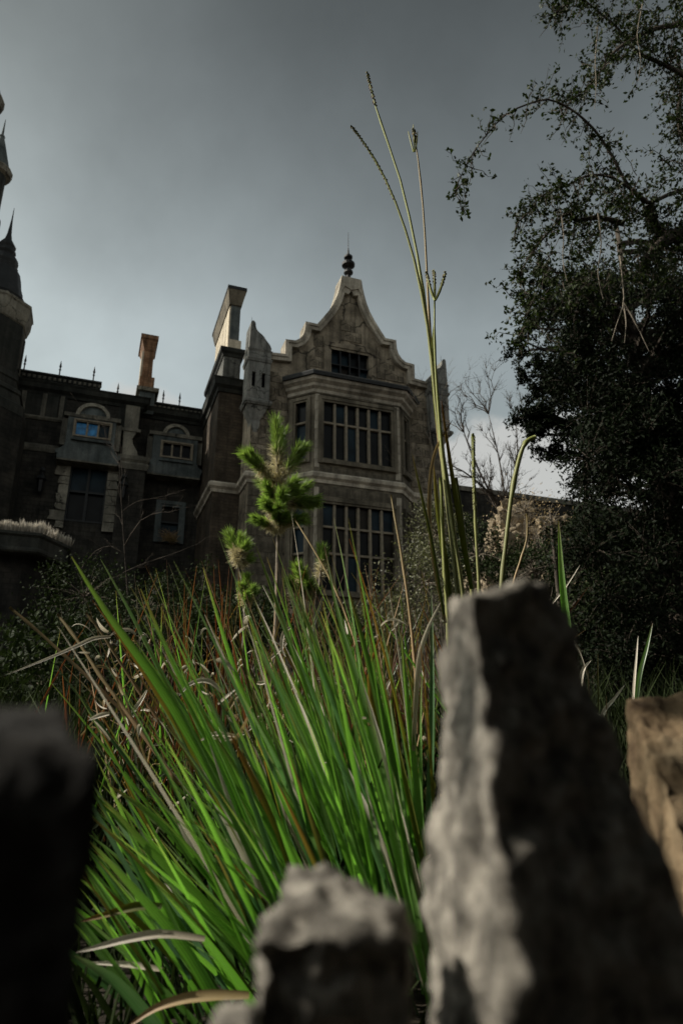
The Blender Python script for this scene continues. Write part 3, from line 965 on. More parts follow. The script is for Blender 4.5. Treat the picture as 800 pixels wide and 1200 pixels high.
def oriel(u0, u1, zt, zf, zb, n_wall, n_out, wu0, wu1, wz0, wz1, panes, sc):
    """boxed oriel: window storey, swept scroll skirt, lunette over it"""
    n1 = n_wall + n_out
    mb = MB()
    sg = Seg((u0, n1), (u1, n1))
    sg.wall(mb, 0, u1 - u0, zf, zt, -0.25, 0, [(wu0 - u0, wu1 - u0, wz0, wz1)])
    box(mb, u0, u1, n_wall + 0.002, n1 - 0.25, zf, zt)
    o = mb.build('oriel', M['slate'], wing)
    # skirt with scrolled sides
    c = (u0 + u1) / 2
    hw = (u1 - u0) / 2
    e = 0.3 * sc
    pr = [(hw, zf), (hw + 0.03, zf - 0.1), (hw + e * 0.5, zf - 0.22), (hw + e, zf - 0.3), (hw + e, zf - 0.42), (hw + e * 0.75, zf - 0.46), (hw + e * 0.85, zf - 0.55), (hw + e * 0.7, zb)]
    poly = [(c + x, z) for x, z in pr] + [(c - x, z) for x, z in reversed(pr)]
    mb = MB()
    prism_uz(mb, poly, n_wall + 0.002, n1 + 0.04)
    mb.build('oriel_skirt', M['slate'], o)
    mb = MB()
    box(mb, c - hw - e * 0.75, c + hw + e * 0.75, n_wall, n1 + 0.08, zb - 0.07, zb)
    mb.build('oriel_moulding', M['wingtrim'], o)
    # stone ears, shoulders and the arch
    for s in (-1, 1):
        mb = MB()
        box(mb, c + s * hw - (0.0 if s > 0 else 0.22), c + s * hw + (0.22 if s > 0 else 0.0), n_wall, n1 - 0.12, zf - 0.02, zt - 0.04)
        box(mb, c + s * 0.5 * hw - 0.55 * hw - 0.12 * (s < 0), c + s * 0.5 * hw + 0.55 * hw + 0.12 * (s > 0), n_wall, n1 + 0.05, zt, zt + 0.16 + 0.004 * s)
        mb.build('oriel_ear', M['wingtrim'], o)
    r = 0.5 * sc
    z0 = zt + 0.1
    pts = [(c - r, z0), (c + r, z0)]
    arc = [(math.cos(t), math.sin(t)) for t in np.linspace(0, math.pi, 15)]
    mb = MB()
    for (x0, y0), (x1, y1) in zip(arc, arc[1:]):
        prism_uz(mb, [(c + r * x0, z0 + r * 0.9 * y0), (c + r * x1, z0 + r * 0.9 * y1), (c + (r + 0.15) * x1, z0 + (r + 0.15) * 0.9 * y1), (c + (r + 0.15) * x0, z0 + (r + 0.15) * 0.9 * y0)], n_wall, n1 + 0.06)
    mb.build('lunette_arch', M['ruin'], o)
    mb = MB()
    prism_uz(mb, [(c + r * x, z0 + r * 0.9 * y) for x, y in arc], n_wall, n1 - 0.05)
    mb.build('lunette', M['slate'], o)
    for rr, th in ((0.34, 0.08), (0.16, 0.1)):
        mb = MB()
        ring = [(c + rr * sc * math.cos(t), z0 + 0.02 + rr * sc * 0.9 * math.sin(t)) for t in np.linspace(0, math.pi, 11)]
        prism_uz(mb, ring, n1 - 0.06, n1 - 0.06 + th)
        mb.build('lunette_shell', M['slate'], o)
    window(wing, sg, wu0 - u0, wu1 - u0, wz0, wz1, 3, [1.0], fw=0.07, out=0.03, rec=0.14, frame_mat=M['muntin'], bar_mat=M['muntin'], bar=0.07, pane_mats=panes)
    mb = MB()
    sg.box(mb, wu0 - u0 - 0.12, wu1 - u0 + 0.12, 0, 0.14, wz0 - 0.26, wz0 - 0.14)
    mb.build('oriel_sill', M['slate'], o)


gb, gt = M['glass_blue'], M['glass_teal']
oriel(-10.28, -8.5, 13.1, 11.95, 11.3, NA, 0.6, -9.96, -8.74, 12.36, 12.92, [gb, gb, gt], 1.0)
oriel(-7.0, -5.18, 13.14, 12.1, 11.42, NB, 0.6, -6.58, -5.46, 12.25, 12.82, [M['glass'], M['glass'], M['glass']], 0.8)
# big window between ruined jambs
window(wing, sA, DW[0] - A0, DW[1] - A0, DW[2], DW[3], 2, [0.46, 0.54], fw=0.06, out=0.02, rec=0.2, frame_mat=M['lead'], bar_mat=M['lead'], bar=0.1, pane_mats=[gt, gt, M['glass'], M['glass']], sill=False)
for s, ux in ((-1, DW[0] - 0.06), (1, DW[1] + 0.06)):
    r = random.Random(5 + s)
    z = 8.7
    while z < 11.25:
        h = r.uniform(0.25, 0.42)
        w = r.uniform(0.3, 0.62)
        mb = MB()
        j = [r.uniform(-0.07, 0.07) for _ in range(3)]
        prism_uz(mb, [(ux, z), (ux + s * (w + j[0]), z + 0.02), (ux + s * (w + j[1]), z + h * 0.5), (ux + s * (w + j[2]), z + h - 0.02), (ux, z + h - 0.015)], NA - 0.05, NA + r.uniform(0.1, 0.2))
        mb.build('jamb_stone', M['ruin'], wing)
        z += h
# small recessed window with planter ledge
window(wing, sB, BW[0] + 7.6, BW[1] + 7.6, BW[2], BW[3], 1, [0.5, 0.5], fw=0.17, out=0.05, rec=0.2, frame_mat=M['slate'], bar_mat=M['lead'])
# projecting pier between the oriels
mb = MB()
box(mb, -8.18, -7.2, NB, -4.05, 0, 11.35)
mb.build('pier', M['rubble'], wing)
mb = MB()
sweep(mb, [(-8.18, -4.4), (-8.18, -4.05), (-7.2, -4.05), (-7.2, -5.1)], [(-0.05, 11.3), (0.05, 11.3), (0.1, 11.5), (0.04, 11.6), (0.12, 11.7), (0.14, 11.85), (-0.05, 11.9)])
box(mb, -8.17, -7.21, -5.09, -4.07, 11.3, 11.88)
mb.build('pier_capital', M['wingtrim'], wing)
mb = MB()
prof = [(-8.16, 11.88), (-7.55, 11.88), (-7.62, 12.1), (-7.78, 12.35), (-7.84, 12.6), (-7.7, 12.9), (-8.2, 12.9)]
prism_uz(mb, prof, -4.42, -4.0)
box(mb, -8.3, -7.55, -4.42, -3.95, 12.9, 13.02)
box(mb, -8.2, -7.65, -4.42, -4.1, 13.02, 14.1)
mb.build('console_bracket', M['wingtrim'], wing)
mb = MB()
box(mb, -7.55, -6.95, NB, NB + 0.12, 12.2, 12.34)
mb.build('ledge', M['wingtrim'], wing)
# brick chimney
mb = MB()
box(mb, -7.72, -7.08, -6.4, -4.85, 14.2, 15.22)
cb = mb.build('chimney', M['slate'], wing)
mb = MB()
box(mb, -7.86, -6.94, -6.5, -4.72, 15.22, 15.4)
mb.build('chimney_slab', M['ruin'], cb)
mb = MB()
box(mb, -7.76, -7.16, -6.1, -4.86, 15.4, 15.95)
mb.build('chimney_plinth', M['terracotta'], cb)
mb = MB()
frustum(mb, -7.7, -7.28, -6.0, -4.9, 15.95, -7.7, -7.3, -6.0, -4.92, 17.25)
mb.build('chimney_shaft', M['terracotta'], cb)
mb = MB()
frustum(mb, -7.71, -7.29, -6.02, -4.9, 17.25, -7.86, -7.2, -6.4, -4.78, 17.75)
box(mb, -7.9, -7.16, -6.45, -4.74, 17.752, 17.95)
mb.build('chimney_cap', M['terracotta'], cb)
box_mb = MB()
box(box_mb, -7.78, -7.7, -5.95, -4.95, 15.97, 17.2)
box_mb.build('lit_chimney_panel', M['cream'], cb)  # pale strip added to paint sunlight on the left face

# two wall lanterns hung on the wing
for i, (ux, n) in enumerate(((-10.95, NA), (-7.98, -4.05))):
    W = Matrix.Translation(ORIG) @ Matrix.Rotation(RZ, 4, 'Z')
    t = empty('wall_lantern', W @ Vector(lo(ux, n + 0.0, 10.0)), RZ,
              ['dark iron wall lantern on the wing, between the tower and the big lower window',
               'dark iron wall lantern on the brick pier between the two oriels'][i], 'lantern', 'wall lanterns on the long wing')
    mb = MB()
    lathe(mb, [(0.03, -0.1), (0.1, 0.0), (0.13, 0.45), (0.16, 0.5)], (0, 0.22), 6)
    mb.build('lantern_body', M['iron'], t)
    mb = MB()
    lathe(mb, [(0.2, 0.5), (0.14, 0.62), (0.06, 0.7), (0.05, 0.78), (0.11, 0.84), (0.11, 0.92), (0.04, 1.0)], (0, 0.22), 8)
    mb.build('lantern_cap', M['lead'], t)
    mb = MB()
    tube(mb, [lo(0, -0.02, 0.9), lo(0, 0.1, 1.05), lo(0, 0.22, 0.98)], 0.02, 6)
    mb.build('bracket', M['iron'], t)

# ------------------------------------------------------------------ octagonal tower
TC = (-13.32, -3.0)
tower = empty('octagonal_tower', ORIG, RZ, 'dark octagonal stone tower with a black ogee metal spire beside the long wing', 'tower')
o8 = math.pi / 8
mb = MB()
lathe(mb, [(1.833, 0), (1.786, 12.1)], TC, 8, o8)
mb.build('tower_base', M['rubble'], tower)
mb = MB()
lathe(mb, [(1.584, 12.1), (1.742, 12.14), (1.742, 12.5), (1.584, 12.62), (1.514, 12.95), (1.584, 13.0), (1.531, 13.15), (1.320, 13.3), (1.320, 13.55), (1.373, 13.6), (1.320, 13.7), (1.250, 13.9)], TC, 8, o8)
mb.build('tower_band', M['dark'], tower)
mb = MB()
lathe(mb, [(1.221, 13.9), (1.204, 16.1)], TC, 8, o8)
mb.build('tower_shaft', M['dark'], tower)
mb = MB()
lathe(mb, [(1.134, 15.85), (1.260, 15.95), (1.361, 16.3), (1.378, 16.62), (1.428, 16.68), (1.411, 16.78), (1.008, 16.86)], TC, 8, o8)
mb.build('tower_cornice', M['ruin'], tower)
for k in (1, 2, 3, 4, 5, 6, 7):
    a = o8 + math.pi / 8 + k * math.pi / 4
    d = Vector((math.cos(a), math.sin(a)))
    tdir = Vector((d.y, -d.x))
    c = Vector(TC) + d * 1.11
    sg = Seg(c - tdir * 0.3, c + tdir * 0.3)
    if sg.o.dot(d) < 0:
        sg = Seg(c + tdir * 0.3, c - tdir * 0.3)
    mb = MB()
    sg.box(mb, 0.08, 0.52, -0.05, 0.035, 14.3, 15.6)
    mb.build('lancet', M['black'], tower)
    mb = MB()
    sg.box(mb, 0.0, 0.08, -0.05, 0.07, 14.2, 15.7)
    sg.box(mb, 0.52, 0.6, -0.05, 0.07, 14.2, 15.7)
    sg.box(mb, 0.08, 0.52, -0.05, 0.068, 15.6, 15.7)
    mb.build('lancet_frame', M['wingtrim'], tower)
mb = MB()
lathe(mb, [(1.092, 16.8), (1.126, 16.95), (0.991, 17.02), (1.050, 17.12), (0.890, 17.25), (0.857, 17.5), (0.773, 17.75), (0.714, 18.1), (0.638, 18.4), (0.504, 18.5), (0.538, 18.62), (0.470, 18.7), (0.521, 18.82), (0.487, 19.0),
           (0.353, 19.1), (0.302, 19.2), (0.370, 19.3), (0.336, 19.42), (0.286, 19.5), (0.336, 19.6), (0.252, 19.75), (0.134, 19.95), (0.084, 20.2), (0.050, 20.6), (0.029, 20.95), (0.008, 21.5)], TC, 12)
mb.build('spire', M['lead'], tower)

# tall round tower just outside the frame with two bartizans reaching into view
tall = empty('tall_round_tower', ORIG, RZ, 'tall dark tower whose hanging corner turret peeks in above the octagonal spire', 'tower')
TT = (-16.3, -4.6)
mb = MB()
lathe(mb, [(2.0, 0), (1.95, 22.8), (2.05, 23.0), (2.05, 23.4), (1.8, 23.45)], TT, 16)
mb.build('tower_shaft', M['rubble'], tall)
mb = MB()
lathe(mb, [(1.9, 23.4), (1.0, 24.3), (0.4, 25.0), (0.1, 25.8), (0.02, 26.5)], TT, 16)
mb.build('spire', M['lead'], tall)
for i, (bu, bn, zb, ze, ztip, r) in enumerate(((-14.25, -3.0, 20.45, 23.1, 25.8, 0.62),)):
    mb = MB()
    lathe(mb, [(0.12, zb - 0.55), (0.3, zb - 0.3), (0.5, zb - 0.02), (0.56, zb + 0.1), (0.54, zb + 0.28), (0.44, zb + 0.32), (0.44, ze)], (bu, bn), 14)
    bo = mb.build('bartizan', M['dark'], tall, smooth=False)
    mb = MB()
    lathe(mb, [(0.42, ze - 0.3), (0.6, ze - 0.22), (0.66, ze - 0.02), (0.6, ze + 0.08), (0.42, ze + 0.1)], (bu, bn), 14)
    mb.build('bartizan_eave', M['ruin'], bo)
    mb = MB()
    lathe(mb, [(0.58, ze + 0.06), (0.46, ze + 0.35), (0.34, ze + 0.8), (0.2, ze + 1.35), (0.1, ze + 1.7), (0.12, ze + 1.78), (0.05, ze + 1.9), (0.012, ztip)], (bu, bn), 14)
    mb.build('bartizan_roof', M['slate'], bo)

far = empty('far_turret', ORIG, RZ, 'slim far turret with a flared eave just showing at the upper left edge', 'tower')
FC = (-16.92, -10.0)
mb = MB()
lathe(mb, [(0.62, 0), (0.6, 33.5)], FC, 14)
mb.build('turret_shaft', M['dark'], far)
mb = MB()
lathe(mb, [(0.6, 33.1), (0.82, 33.25), (0.92, 33.6), (0.84, 33.8), (0.5, 33.85)], FC, 14)
mb.build('turret_eave', M['ruin'], far)
mb = MB()
lathe(mb, [(0.82, 33.78), (0.6, 34.3), (0.4, 34.9), (0.2, 35.5), (0.1, 36.0), (0.12, 36.1), (0.04, 36.2), (0.01, 36.6)], FC, 14)
mb.build('turret_roof', M['slate'], far)

# ------------------------------------------------------------------ porch at the left edge
porch = empty('entrance_porch', ORIG, RZ, 'dark chamfered entrance porch with pale dry tufts along its roof edge', 'porch')
PP = [(-15.5, 0.6), (-10.3, 0.6), (-9.5, -0.7), (-9.5, -4.4)]
mb = MB()
sweep(mb, PP, [(-0.3, 6.45), (-0.05, 6.45), (0.0, 6.5), (0.0, 6.57), (-0.05, 6.63), (-0.05, 6.94), (0.03, 7.0), (0.03, 7.08), (-0.3, 7.08)])
prism_un(mb, [(-15.4, -4.4), (-15.4, 0.35), (-10.45, 0.35), (-9.75, -0.78), (-9.75, -4.4)], 6.5, 7.04)
mb.build('porch_roof', M['dark'], porch)
mb = MB()
prism_un(mb, [(-15.2, -4.4), (-15.2, -0.1), (-10.75, -0.1), (-10.1, -1.0), (-10.1, -4.4)], 0, 6.5)
mb.build('porch_wall', M['rubble'], porch)
mb = MB()
prism_uz(mb, [(-13.3, 2.4), (-11.6, 2.4), (-11.6, 5.0), (-11.9, 5.5), (-12.45, 5.7), (-13.0, 5.5), (-13.3, 5.0)], -0.15, -0.04)
mb.build('door', M['black'], porch)
for a in (-13.55, -11.6):
    mb = MB()
    box(mb, a, a + 0.25, -0.1, 0.08, 2.0, 5.2)
    mb.build('door_jamb', M['dark'], porch)
W = Matrix.Translation(ORIG) @ Matrix.Rotation(RZ, 4, 'Z')
tp = []
for i in range(22):
    tp.append((-12.2 + i * 0.09, 0.55))
for i in range(9):
    t = i / 8
    tp.append((-10.3 + 0.8 * t, 0.52 - 1.25 * t))
for i, (u, n) in enumerate(tp):
    mb = MB()
    r = random.Random(i)
    hgt_ = r.uniform(0.28, 0.46)
    for k in range(34):
        a = r.uniform(0, 2 * math.pi)
        rad = r.uniform(0.01, 0.11)
        bx, by = math.cos(a) * rad * 0.4, math.sin(a) * rad * 0.4
        px, py = math.cos(a) * rad, math.sin(a) * rad
        h = hgt_ * r.uniform(0.6, 1.0)
        w = 0.014
        c_, s_ = math.cos(a + 1.57) * w, math.sin(a + 1.57) * w
        mb.add([(bx - c_, by - s_, 0), (bx + c_, by + s_, 0), (px + c_, py + s_, h * 0.6), (px - c_, py - s_, h * 0.6), (px * 1.35, py * 1.35, h)],
               [(0, 1, 2, 3), (3, 2, 4)], [(0, 0), (1, 0), (1, 0.6), (0, 0.6), (0.5, 1)])
    o = mb.build('dry_tuft', M['tuft'], uv=True, fix=False)
    o.location = W @ Vector(lo(u, n, 7.075))
    tag(o, 'pale dry grass tuft in the row along the porch roof edge', 'grass tuft', 'dry tufts on the porch roof')

# ------------------------------------------------------------------ side wall right of the house
sw = empty('side_wall', ORIG, RZ, 'low dark stone wall running right from the gabled house', 'wall')
mb = MB()
box(mb, 3.95, 22.0, -2.6, -2.0, 0, 11.4)
mb.build('wall_body', M['rubble'], sw)
mb = MB()
box(mb, 3.96, 22.1, -2.7, -1.9, 11.4, 11.62)
mb.build('wall_coping', M['wingtrim'], sw)


# ------------------------------------------------------------------ pixel helper: a viewing ray of the photograph carried to depth y
_c, _s = math.cos(R(PITCH)), math.sin(R(PITCH))


def at(x, y, Y):
    a, b = (x - 400) / 800.0, (600 - y) / 800.0
    d = Vector((a, _c - b * _s, _s + b * _c))
    return Vector((0, 0, CAM_H)) + d * (Y / d.y)


# ------------------------------------------------------------------ foreground wall and its upright stones
def rock(name, corners, mat, label, cat='stone', group=None, sub=5, rough=0.02, seed=0, big=0.03):
    """8 world corners (4 bottom ccw, 4 top) -> broken, weathered block"""
    span = max((Vector(a) - Vector(corners[0])).length for a in corners)
    K = 1.5 if span < 0.7 else 1.0
    bm = bmesh.new()
    vs = [bm.verts.new(p) for p in corners]
    for f in [(0, 3, 2, 1), (4, 5, 6, 7), (0, 1, 5, 4), (1, 2, 6, 5), (2, 3, 7, 6), (3, 0, 4, 7)]:
        bm.faces.new([vs[i] for i in f])
    bmesh.ops.recalc_face_normals(bm, faces=bm.faces)
    bmesh.ops.bevel(bm, geom=list(bm.edges), offset=0.004, segments=2, affect='EDGES', profile=0.6)
    for _ in range(sub):
        es = [e for e in bm.edges if e.calc_length() > 0.0035 * max(1.0, span / .5)]
        if len(bm.verts) > 30000 or not es:
            break
        bmesh.ops.subdivide_edges(bm, edges=es, cuts=1, use_grid_fill=True)
    bmesh.ops.triangulate(bm, faces=bm.faces)
    bm.normal_update()
    off = Vector((seed * 3.7, seed * 1.3, seed * 2.1))
    mv = []
    for v in bm.verts:
        p = v.co * K + off
        d = big * (mnoise.fractal(p * 7, 0.8, 2.0, 3)) + rough * mnoise.fractal(p * 24, 0.9, 2.1, 4)
        d += rough * 1.3 * (abs(mnoise.noise(p * 15)) - 0.3) - rough * 1.6 * max(0, mnoise.noise(p * 42) - .12) + rough * .6 * mnoise.noise(p * 85) + rough * .35 * mnoise.noise(p * 170)
        mv.append(v.co + v.normal * d)
    for v, c in zip(bm.verts, mv):
        v.co = c
    me = bpy.data.meshes.new(name)
    bm.to_mesh(me)
    bm.free()
    me.polygons.foreach_set('use_smooth', [True] * len(me.polygons))
    me.materials.append(mat)
    o = bpy.data.objects.new(name, me)
    link(o)
    return tag(o, label, cat, group)


def down(p, z):
    return Vector((p.x, p.y, z))


def an(x, y, Y):
    return at(x, y, Y * 0.68)


GRP = 'upright stones along the foreground wall'
# tall slab: near-left edge, near-right edge, far-right, far-left
tl, tr_, bl, br_ = an(549, 694, .46), an(644, 683, .50), an(603, 1210, .42), an(850, 1210, .48)
ftl, fbl = an(529, 704, .60), an(493, 1210, .56)
ftr = an(628, 702, .65)
ext = 1.9
rock('wall_stone', [bl + (bl - tl) * ext, br_ + (br_ - tr_) * ext, br_ + Vector((0.0, 0.16, 0)) + (br_ - tr_) * ext, fbl + (fbl - ftl) * ext,
                    tl, tr_, ftr, ftl], M['rock'],
     'tall tapering grey slab standing in the middle right, its left side in sunlight', 'stone', GRP, 9, 0.0046, 1, 0.006)
# right tan stone, sloping face
a0, a1, a2, a3 = an(734, 818, 1.0), an(900, 800, 1.0), an(940, 1060, .76), an(798, 985, .76)
rock('wall_stone', [down(a3, .7), down(a2, .7), down(a1, .7) + Vector((0, .1, 0)), down(a0, .7) + Vector((0, .1, 0)),
                    a3, a2, a1, a0], M['rock_tan'], 'sunlit tan stone with a flat slanted face at the right edge', 'stone', GRP, 8, 0.003, 2, 0.006)
# middle low stone
q = [an(296, 1118, .48), an(488, 1118, .48), an(470, 1040, .60), an(322, 1034, .60)]
q[0] = an(298, 1104, .43); q[1] = an(489, 1094, .44)
q[2] = an(436, 1024, .53); q[3] = an(344, 1014, .52)
rock('wall_stone', [down(q[0], .72) + Vector((-.004, 0, 0)), down(q[1], .72), down(q[2], .72) + Vector((.02, .04, 0)), down(q[3], .72) + Vector((-.02, .04, 0)), *q], M['rock'],
     'low grey stone at the bottom centre with a dappled top, left of the tall slab', 'stone', GRP, 9, 0.0055, 3, 0.014)
# left stone, its shade put into the black colour
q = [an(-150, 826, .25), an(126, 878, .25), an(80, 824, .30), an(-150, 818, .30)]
rock('wall_stone', [down(an(-150, 1300, .30), .7), down(an(96, 1300, .30), .7), down(an(104, 1300, .36), .7), down(an(-150, 1300, .36), .7), *q], M['rock_shade'],
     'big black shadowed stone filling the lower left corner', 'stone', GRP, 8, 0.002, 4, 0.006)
# small stone
q = [an(246, 1205, .40), an(300, 1200, .40), an(298, 1174, .46), an(262, 1182, .46)]
rock('wall_stone', [down(q[0], .72), down(q[1], .72), down(q[2], .72), down(q[3], .72), *q], M['rock'],
     'small pale stone tip at the bottom edge between grass and the low grey stone', 'stone', GRP, 5, 0.003, 5, 0.006)
gwall = empty('garden_wall', (0, 0.65, 0), 0, 'rough low stone garden wall carrying the upright foreground stones', 'wall')
for k, x in enumerate(np.arange(-1.6, 1.6, 0.4)):
    for lvl in range(2):
        o = rock('stone', [(x, .17 - .65, .36 * lvl), (x + .38, .17 - .65, .36 * lvl), (x + .38, 0.84 - .65, .36 * lvl), (x, 0.84 - .65, .36 * lvl),
                           (x, .18 - .65, .36 * lvl + .35), (x + .38, .18 - .65, .36 * lvl + .35), (x + .38, 0.83 - .65, .36 * lvl + .35), (x, 0.83 - .65, .36 * lvl + .35)],
                 M['rock_shade'], None, None, None, 2, 0.006, 10 + k + lvl * 20, 0.012)
        o.parent = gwall

# ------------------------------------------------------------------ grass blades
def blade_mesh(mb, pts, width, roll=0.0, fold=0.36, taper=0.75, toward=None):
    """long flat leaf with a folded midrib; pts root -> tip"""
    n = len(pts)
    vs, uv, fs = [], [], []
    side = None
    for i, p in enumerate(pts):
        t = (pts[min(i + 1, n - 1)] - pts[max(i - 1, 0)]).normalized()
        view = toward if toward is not None else Vector((p.x, p.y, p.z - CAM_H)).normalized()
        s = t.cross(view)
        if s.length < 1e-3:
            s = t.cross(Vector((0, 0, 1)))
        s.normalize()
        if roll:
            s = Matrix.Rotation(roll, 3, t) @ s
        if side is not None and s.dot(side) < 0:
            s = -s
        side = s
        nn = s.cross(t).normalized()
        v = i / (n - 1)
        w = width * 0.5 * min(1.0, 0.6 + 1.2 * v) * max(0.03, (1 - v ** 2.2)) ** taper
        vs += [p - s * w, p + nn * w * fold * 2, p + s * w]
        uv += [(0, v), (0.5, v), (1, v)]
    for i in range(n - 1):
        a = i * 3
        fs += [(a, a + 1, a + 4, a + 3), (a + 1, a + 2, a + 5, a + 4)]
    mb.add(vs, fs, uv)


def bez(p0, p1, p2, n=9):
    return [p0 * (1 - t) ** 2 + p1 * 2 * t * (1 - t) + p2 * t * t for t in np.linspace(0, 1, n)]


def arch(base, tip, lift, n=10, side=0.0):
    mid = base.lerp(tip, 0.5)
    ln = (tip - base).length
    d = (tip - base).normalized()
    up = Vector((0, 0, 1)) - d * d.z
    if up.length < 0.2:
        up = Vector((0.3 if d.x < 0 else -0.3, 0, 0))
    return bez(base, mid + up.normalized() * lift * ln + Vector((0, side, 0)), tip, n)


def poly(pxs, Y0, Y1, n=14):
    """smooth 3-D curve through photograph points, depth running Y0 -> Y1"""
    P = [at(x, y, Y0 + (Y1 - Y0) * i / (len(pxs) - 1)) for i, (x, y) in enumerate(pxs)]
    out = []
    m = len(P)
    for k in range(n):
        t = k / (n - 1) * (m - 1)
        i = min(int(t), m - 2)
        f = t - i
        a, b, c, d = P[max(i - 1, 0)], P[i], P[i + 1], P[min(i + 2, m - 1)]
        out.append(0.5 * ((2 * b) + (c - a) * f + (2 * a - 5 * b + 4 * c - d) * f * f + (3 * b - a - 3 * c + d) * f ** 3))
    return out


R1 = random.Random(21)
green = empty('green_grass_clump', (0.1, 1.5, 0.6), 0, 'bright green clump of broad arching grass blades in the middle foreground', 'grass clump')


def part_from(mb, name, mat, parent, **kw):
    o = mb.build(name, mat, parent, smooth=True, uv=True, fix=False, **kw)
    o.matrix_parent_inverse = Matrix.Translation(parent.location).inverted()
    return o


# big blades read off the photograph: tip ... root
keys = [
    ([(84, 652), (128, 722), (185, 800), (240, 890), (300, 1000), (345, 1100), (370, 1170)], 1.25, 1.45, 0.031, 'blade'),
    ([(165, 690), (200, 770), (245, 860), (300, 960), (350, 1060), (385, 1160)], 1.5, 1.6, 0.026, 'blade'),
    ([(118, 655), (150, 712), (190, 790), (225, 850), (262, 930), (320, 1040), (360, 1140)], 1.7, 1.7, 0.022, 'blade_cool'),
    ([(238, 665), (262, 745), (290, 830), (330, 930), (375, 1030), (420, 1130)], 1.6, 1.6, 0.023, 'blade'),
    ([(300, 640), (322, 700), (345, 770), (378, 850), (412, 940), (450, 1060), (470, 1150)], 1.6, 1.65, 0.024, 'blade'),
    ([(345, 690), (372, 760), (400, 850), (430, 940), (460, 1040), (480, 1140)], 1.45, 1.5, 0.026, 'blade'),
    ([(380, 640), (396, 720), (420, 800), (445, 890), (470, 990), (490, 1100)], 1.8, 1.7, 0.022, 'blade'),
    ([(408, 690), (430, 770), (452, 860), (475, 960), (492, 1060)], 1.5, 1.5, 0.024, 'blade'),
    ([(270, 860), (300, 920), (330, 980), (352, 1050), (370, 1120)], 1.15, 1.2, 0.026, 'blade_yellow'),
    ([(120, 935), (180, 1000), (240, 1060), (300, 1130), (340, 1200)], 1.2, 1.3, 0.024, 'blade'),
    ([(128, 920), (190, 965), (250, 1030), (310, 1100), (350, 1180)], 1.35, 1.4, 0.026, 'blade'),
    ([(105, 985), (160, 1045), (215, 1110), (262, 1190), (290, 1240)], 1.1, 1.15, 0.026, 'blade'),
    ([(88, 1120), (135, 1150), (180, 1200), (215, 1250)], 1.0, 1.05, 0.022, 'blade_cool'),
    ([(470, 740), (478, 830), (488, 930), (496, 1040), (500, 1120)], 1.5, 1.5, 0.02, 'blade'),
    ([(505, 690), (506, 780), (505, 870), (502, 960), (500, 1060)], 1.6, 1.6, 0.018, 'blade_cool'),
    ([(246, 755), (268, 830), (300, 900), (345, 1000), (385, 1100)], 1.9, 1.9, 0.02, 'blade_cool'),
    ([(445, 745), (432, 800), (450, 880), (470, 960), (485, 1060)], 1.6, 1.6, 0.02, 'blade_yellow'),
]
for pxs, Y0, Y1, w, mt in keys:
    mb = MB()
    blade_mesh(mb, list(reversed(poly(pxs, Y0, Y1, 14))), w * 0.95, roll=R1.choice((-1, 1)) * R1.uniform(0.25, 0.75))
    part_from(mb, 'blade', M[mt], green)
stuff = {}
n_parts = len(keys)
for i in range(480):
    r = R1.random()
    if i % 5 < 2:                                   # low left fan
        xb, yb = R1.uniform(190, 440), R1.uniform(1120, 1260)
        th = R1.gauss(37, 8)
        ln = R1.uniform(180, 380)
    else:
        xb, yb = 300 + 215 * R1.random() ** .75, R1.uniform(1080, 1200)
        th = 13 + 17 * (515 - xb) / 215 + R1.gauss(0, 6)
        ln = R1.uniform(240, 500)
    Y = R1.uniform(1.15, 2.1)
    xt, yt = xb - ln * math.sin(R(th)), yb - ln * math.cos(R(th))
    base, tip = at(xb, yb, Y), at(xt, yt, Y + R1.uniform(-0.2, 0.15))
    base.z = min(base.z, 0.75)
    w = R1.uniform(0.005, 0.015)
    mt = R1.choices(['blade', 'blade_cool', 'blade_yellow', 'blade_olive', 'straw'], [74, 15, 4, 3, 4])[0]
    pts = arch(base, tip, R1.uniform(-0.01, 0.07), 10)
    if n_parts < 270:
        mb = MB()
        blade_mesh(mb, pts, w * 1.15, roll=R1.choice((-1, 1)) * R1.uniform(0.3, 1.05))
        part_from(mb, 'blade', M[mt], green)
        n_parts += 1
    else:
        mb = stuff.setdefault(mt, MB())
        blade_mesh(mb, pts, w * 0.85, roll=R1.uniform(-1.2, 1.2))
for mt, mb in stuff.items():
    o = part_from(mb, 'blade_mass', M[mt], green)
    o['kind'] = 'stuff'

# rusty and olive reeds behind
rusty = empty('rusty_reed_clump', (0.0, 2.6, 0.7), 0, 'rusty brown and olive reeds crowded behind the bright green grass', 'reeds')
stuff = {}
n_parts = 0
for i in range(400):
    Y = R1.uniform(2.1, 3.4)
    xt = R1.choice([R1.uniform(70, 520), R1.uniform(180, 520)])
    yt = R1.uniform(655, 850) + max(0, (160 - xt)) * 0.9
    lean = R1.gauss(6, 19)
    base = at(xt + 260 * math.tan(R(lean)), yt + 260, Y)
    base.z = 0.65 + 0.05 * R1.random()
    tip = at(xt, yt, Y + R1.uniform(-.2, .2))
    mt = R1.choices(['blade_brown', 'blade_olive', 'blade_yellow', 'tan_stalk', 'blade'], [34, 26, 8, 10, 22])[0]
    pts = arch(base, tip, R1.uniform(-0.03, 0.06), 8)
    w = R1.uniform(0.006, 0.014)
    if n_parts < 290:
        mb = MB()
        blade_mesh(mb, pts, w, roll=R1.uniform(-1.0, 1.0))
        part_from(mb, 'blade', M[mt], rusty)
        n_parts += 1
    else:
        mb = stuff.setdefault(mt, MB())
        blade_mesh(mb, pts, w, roll=R1.uniform(-1.2, 1.2))
for mt, mb in stuff.items():
    o = part_from(mb, 'blade_mass', M[mt], rusty)
    o['kind'] = 'stuff'

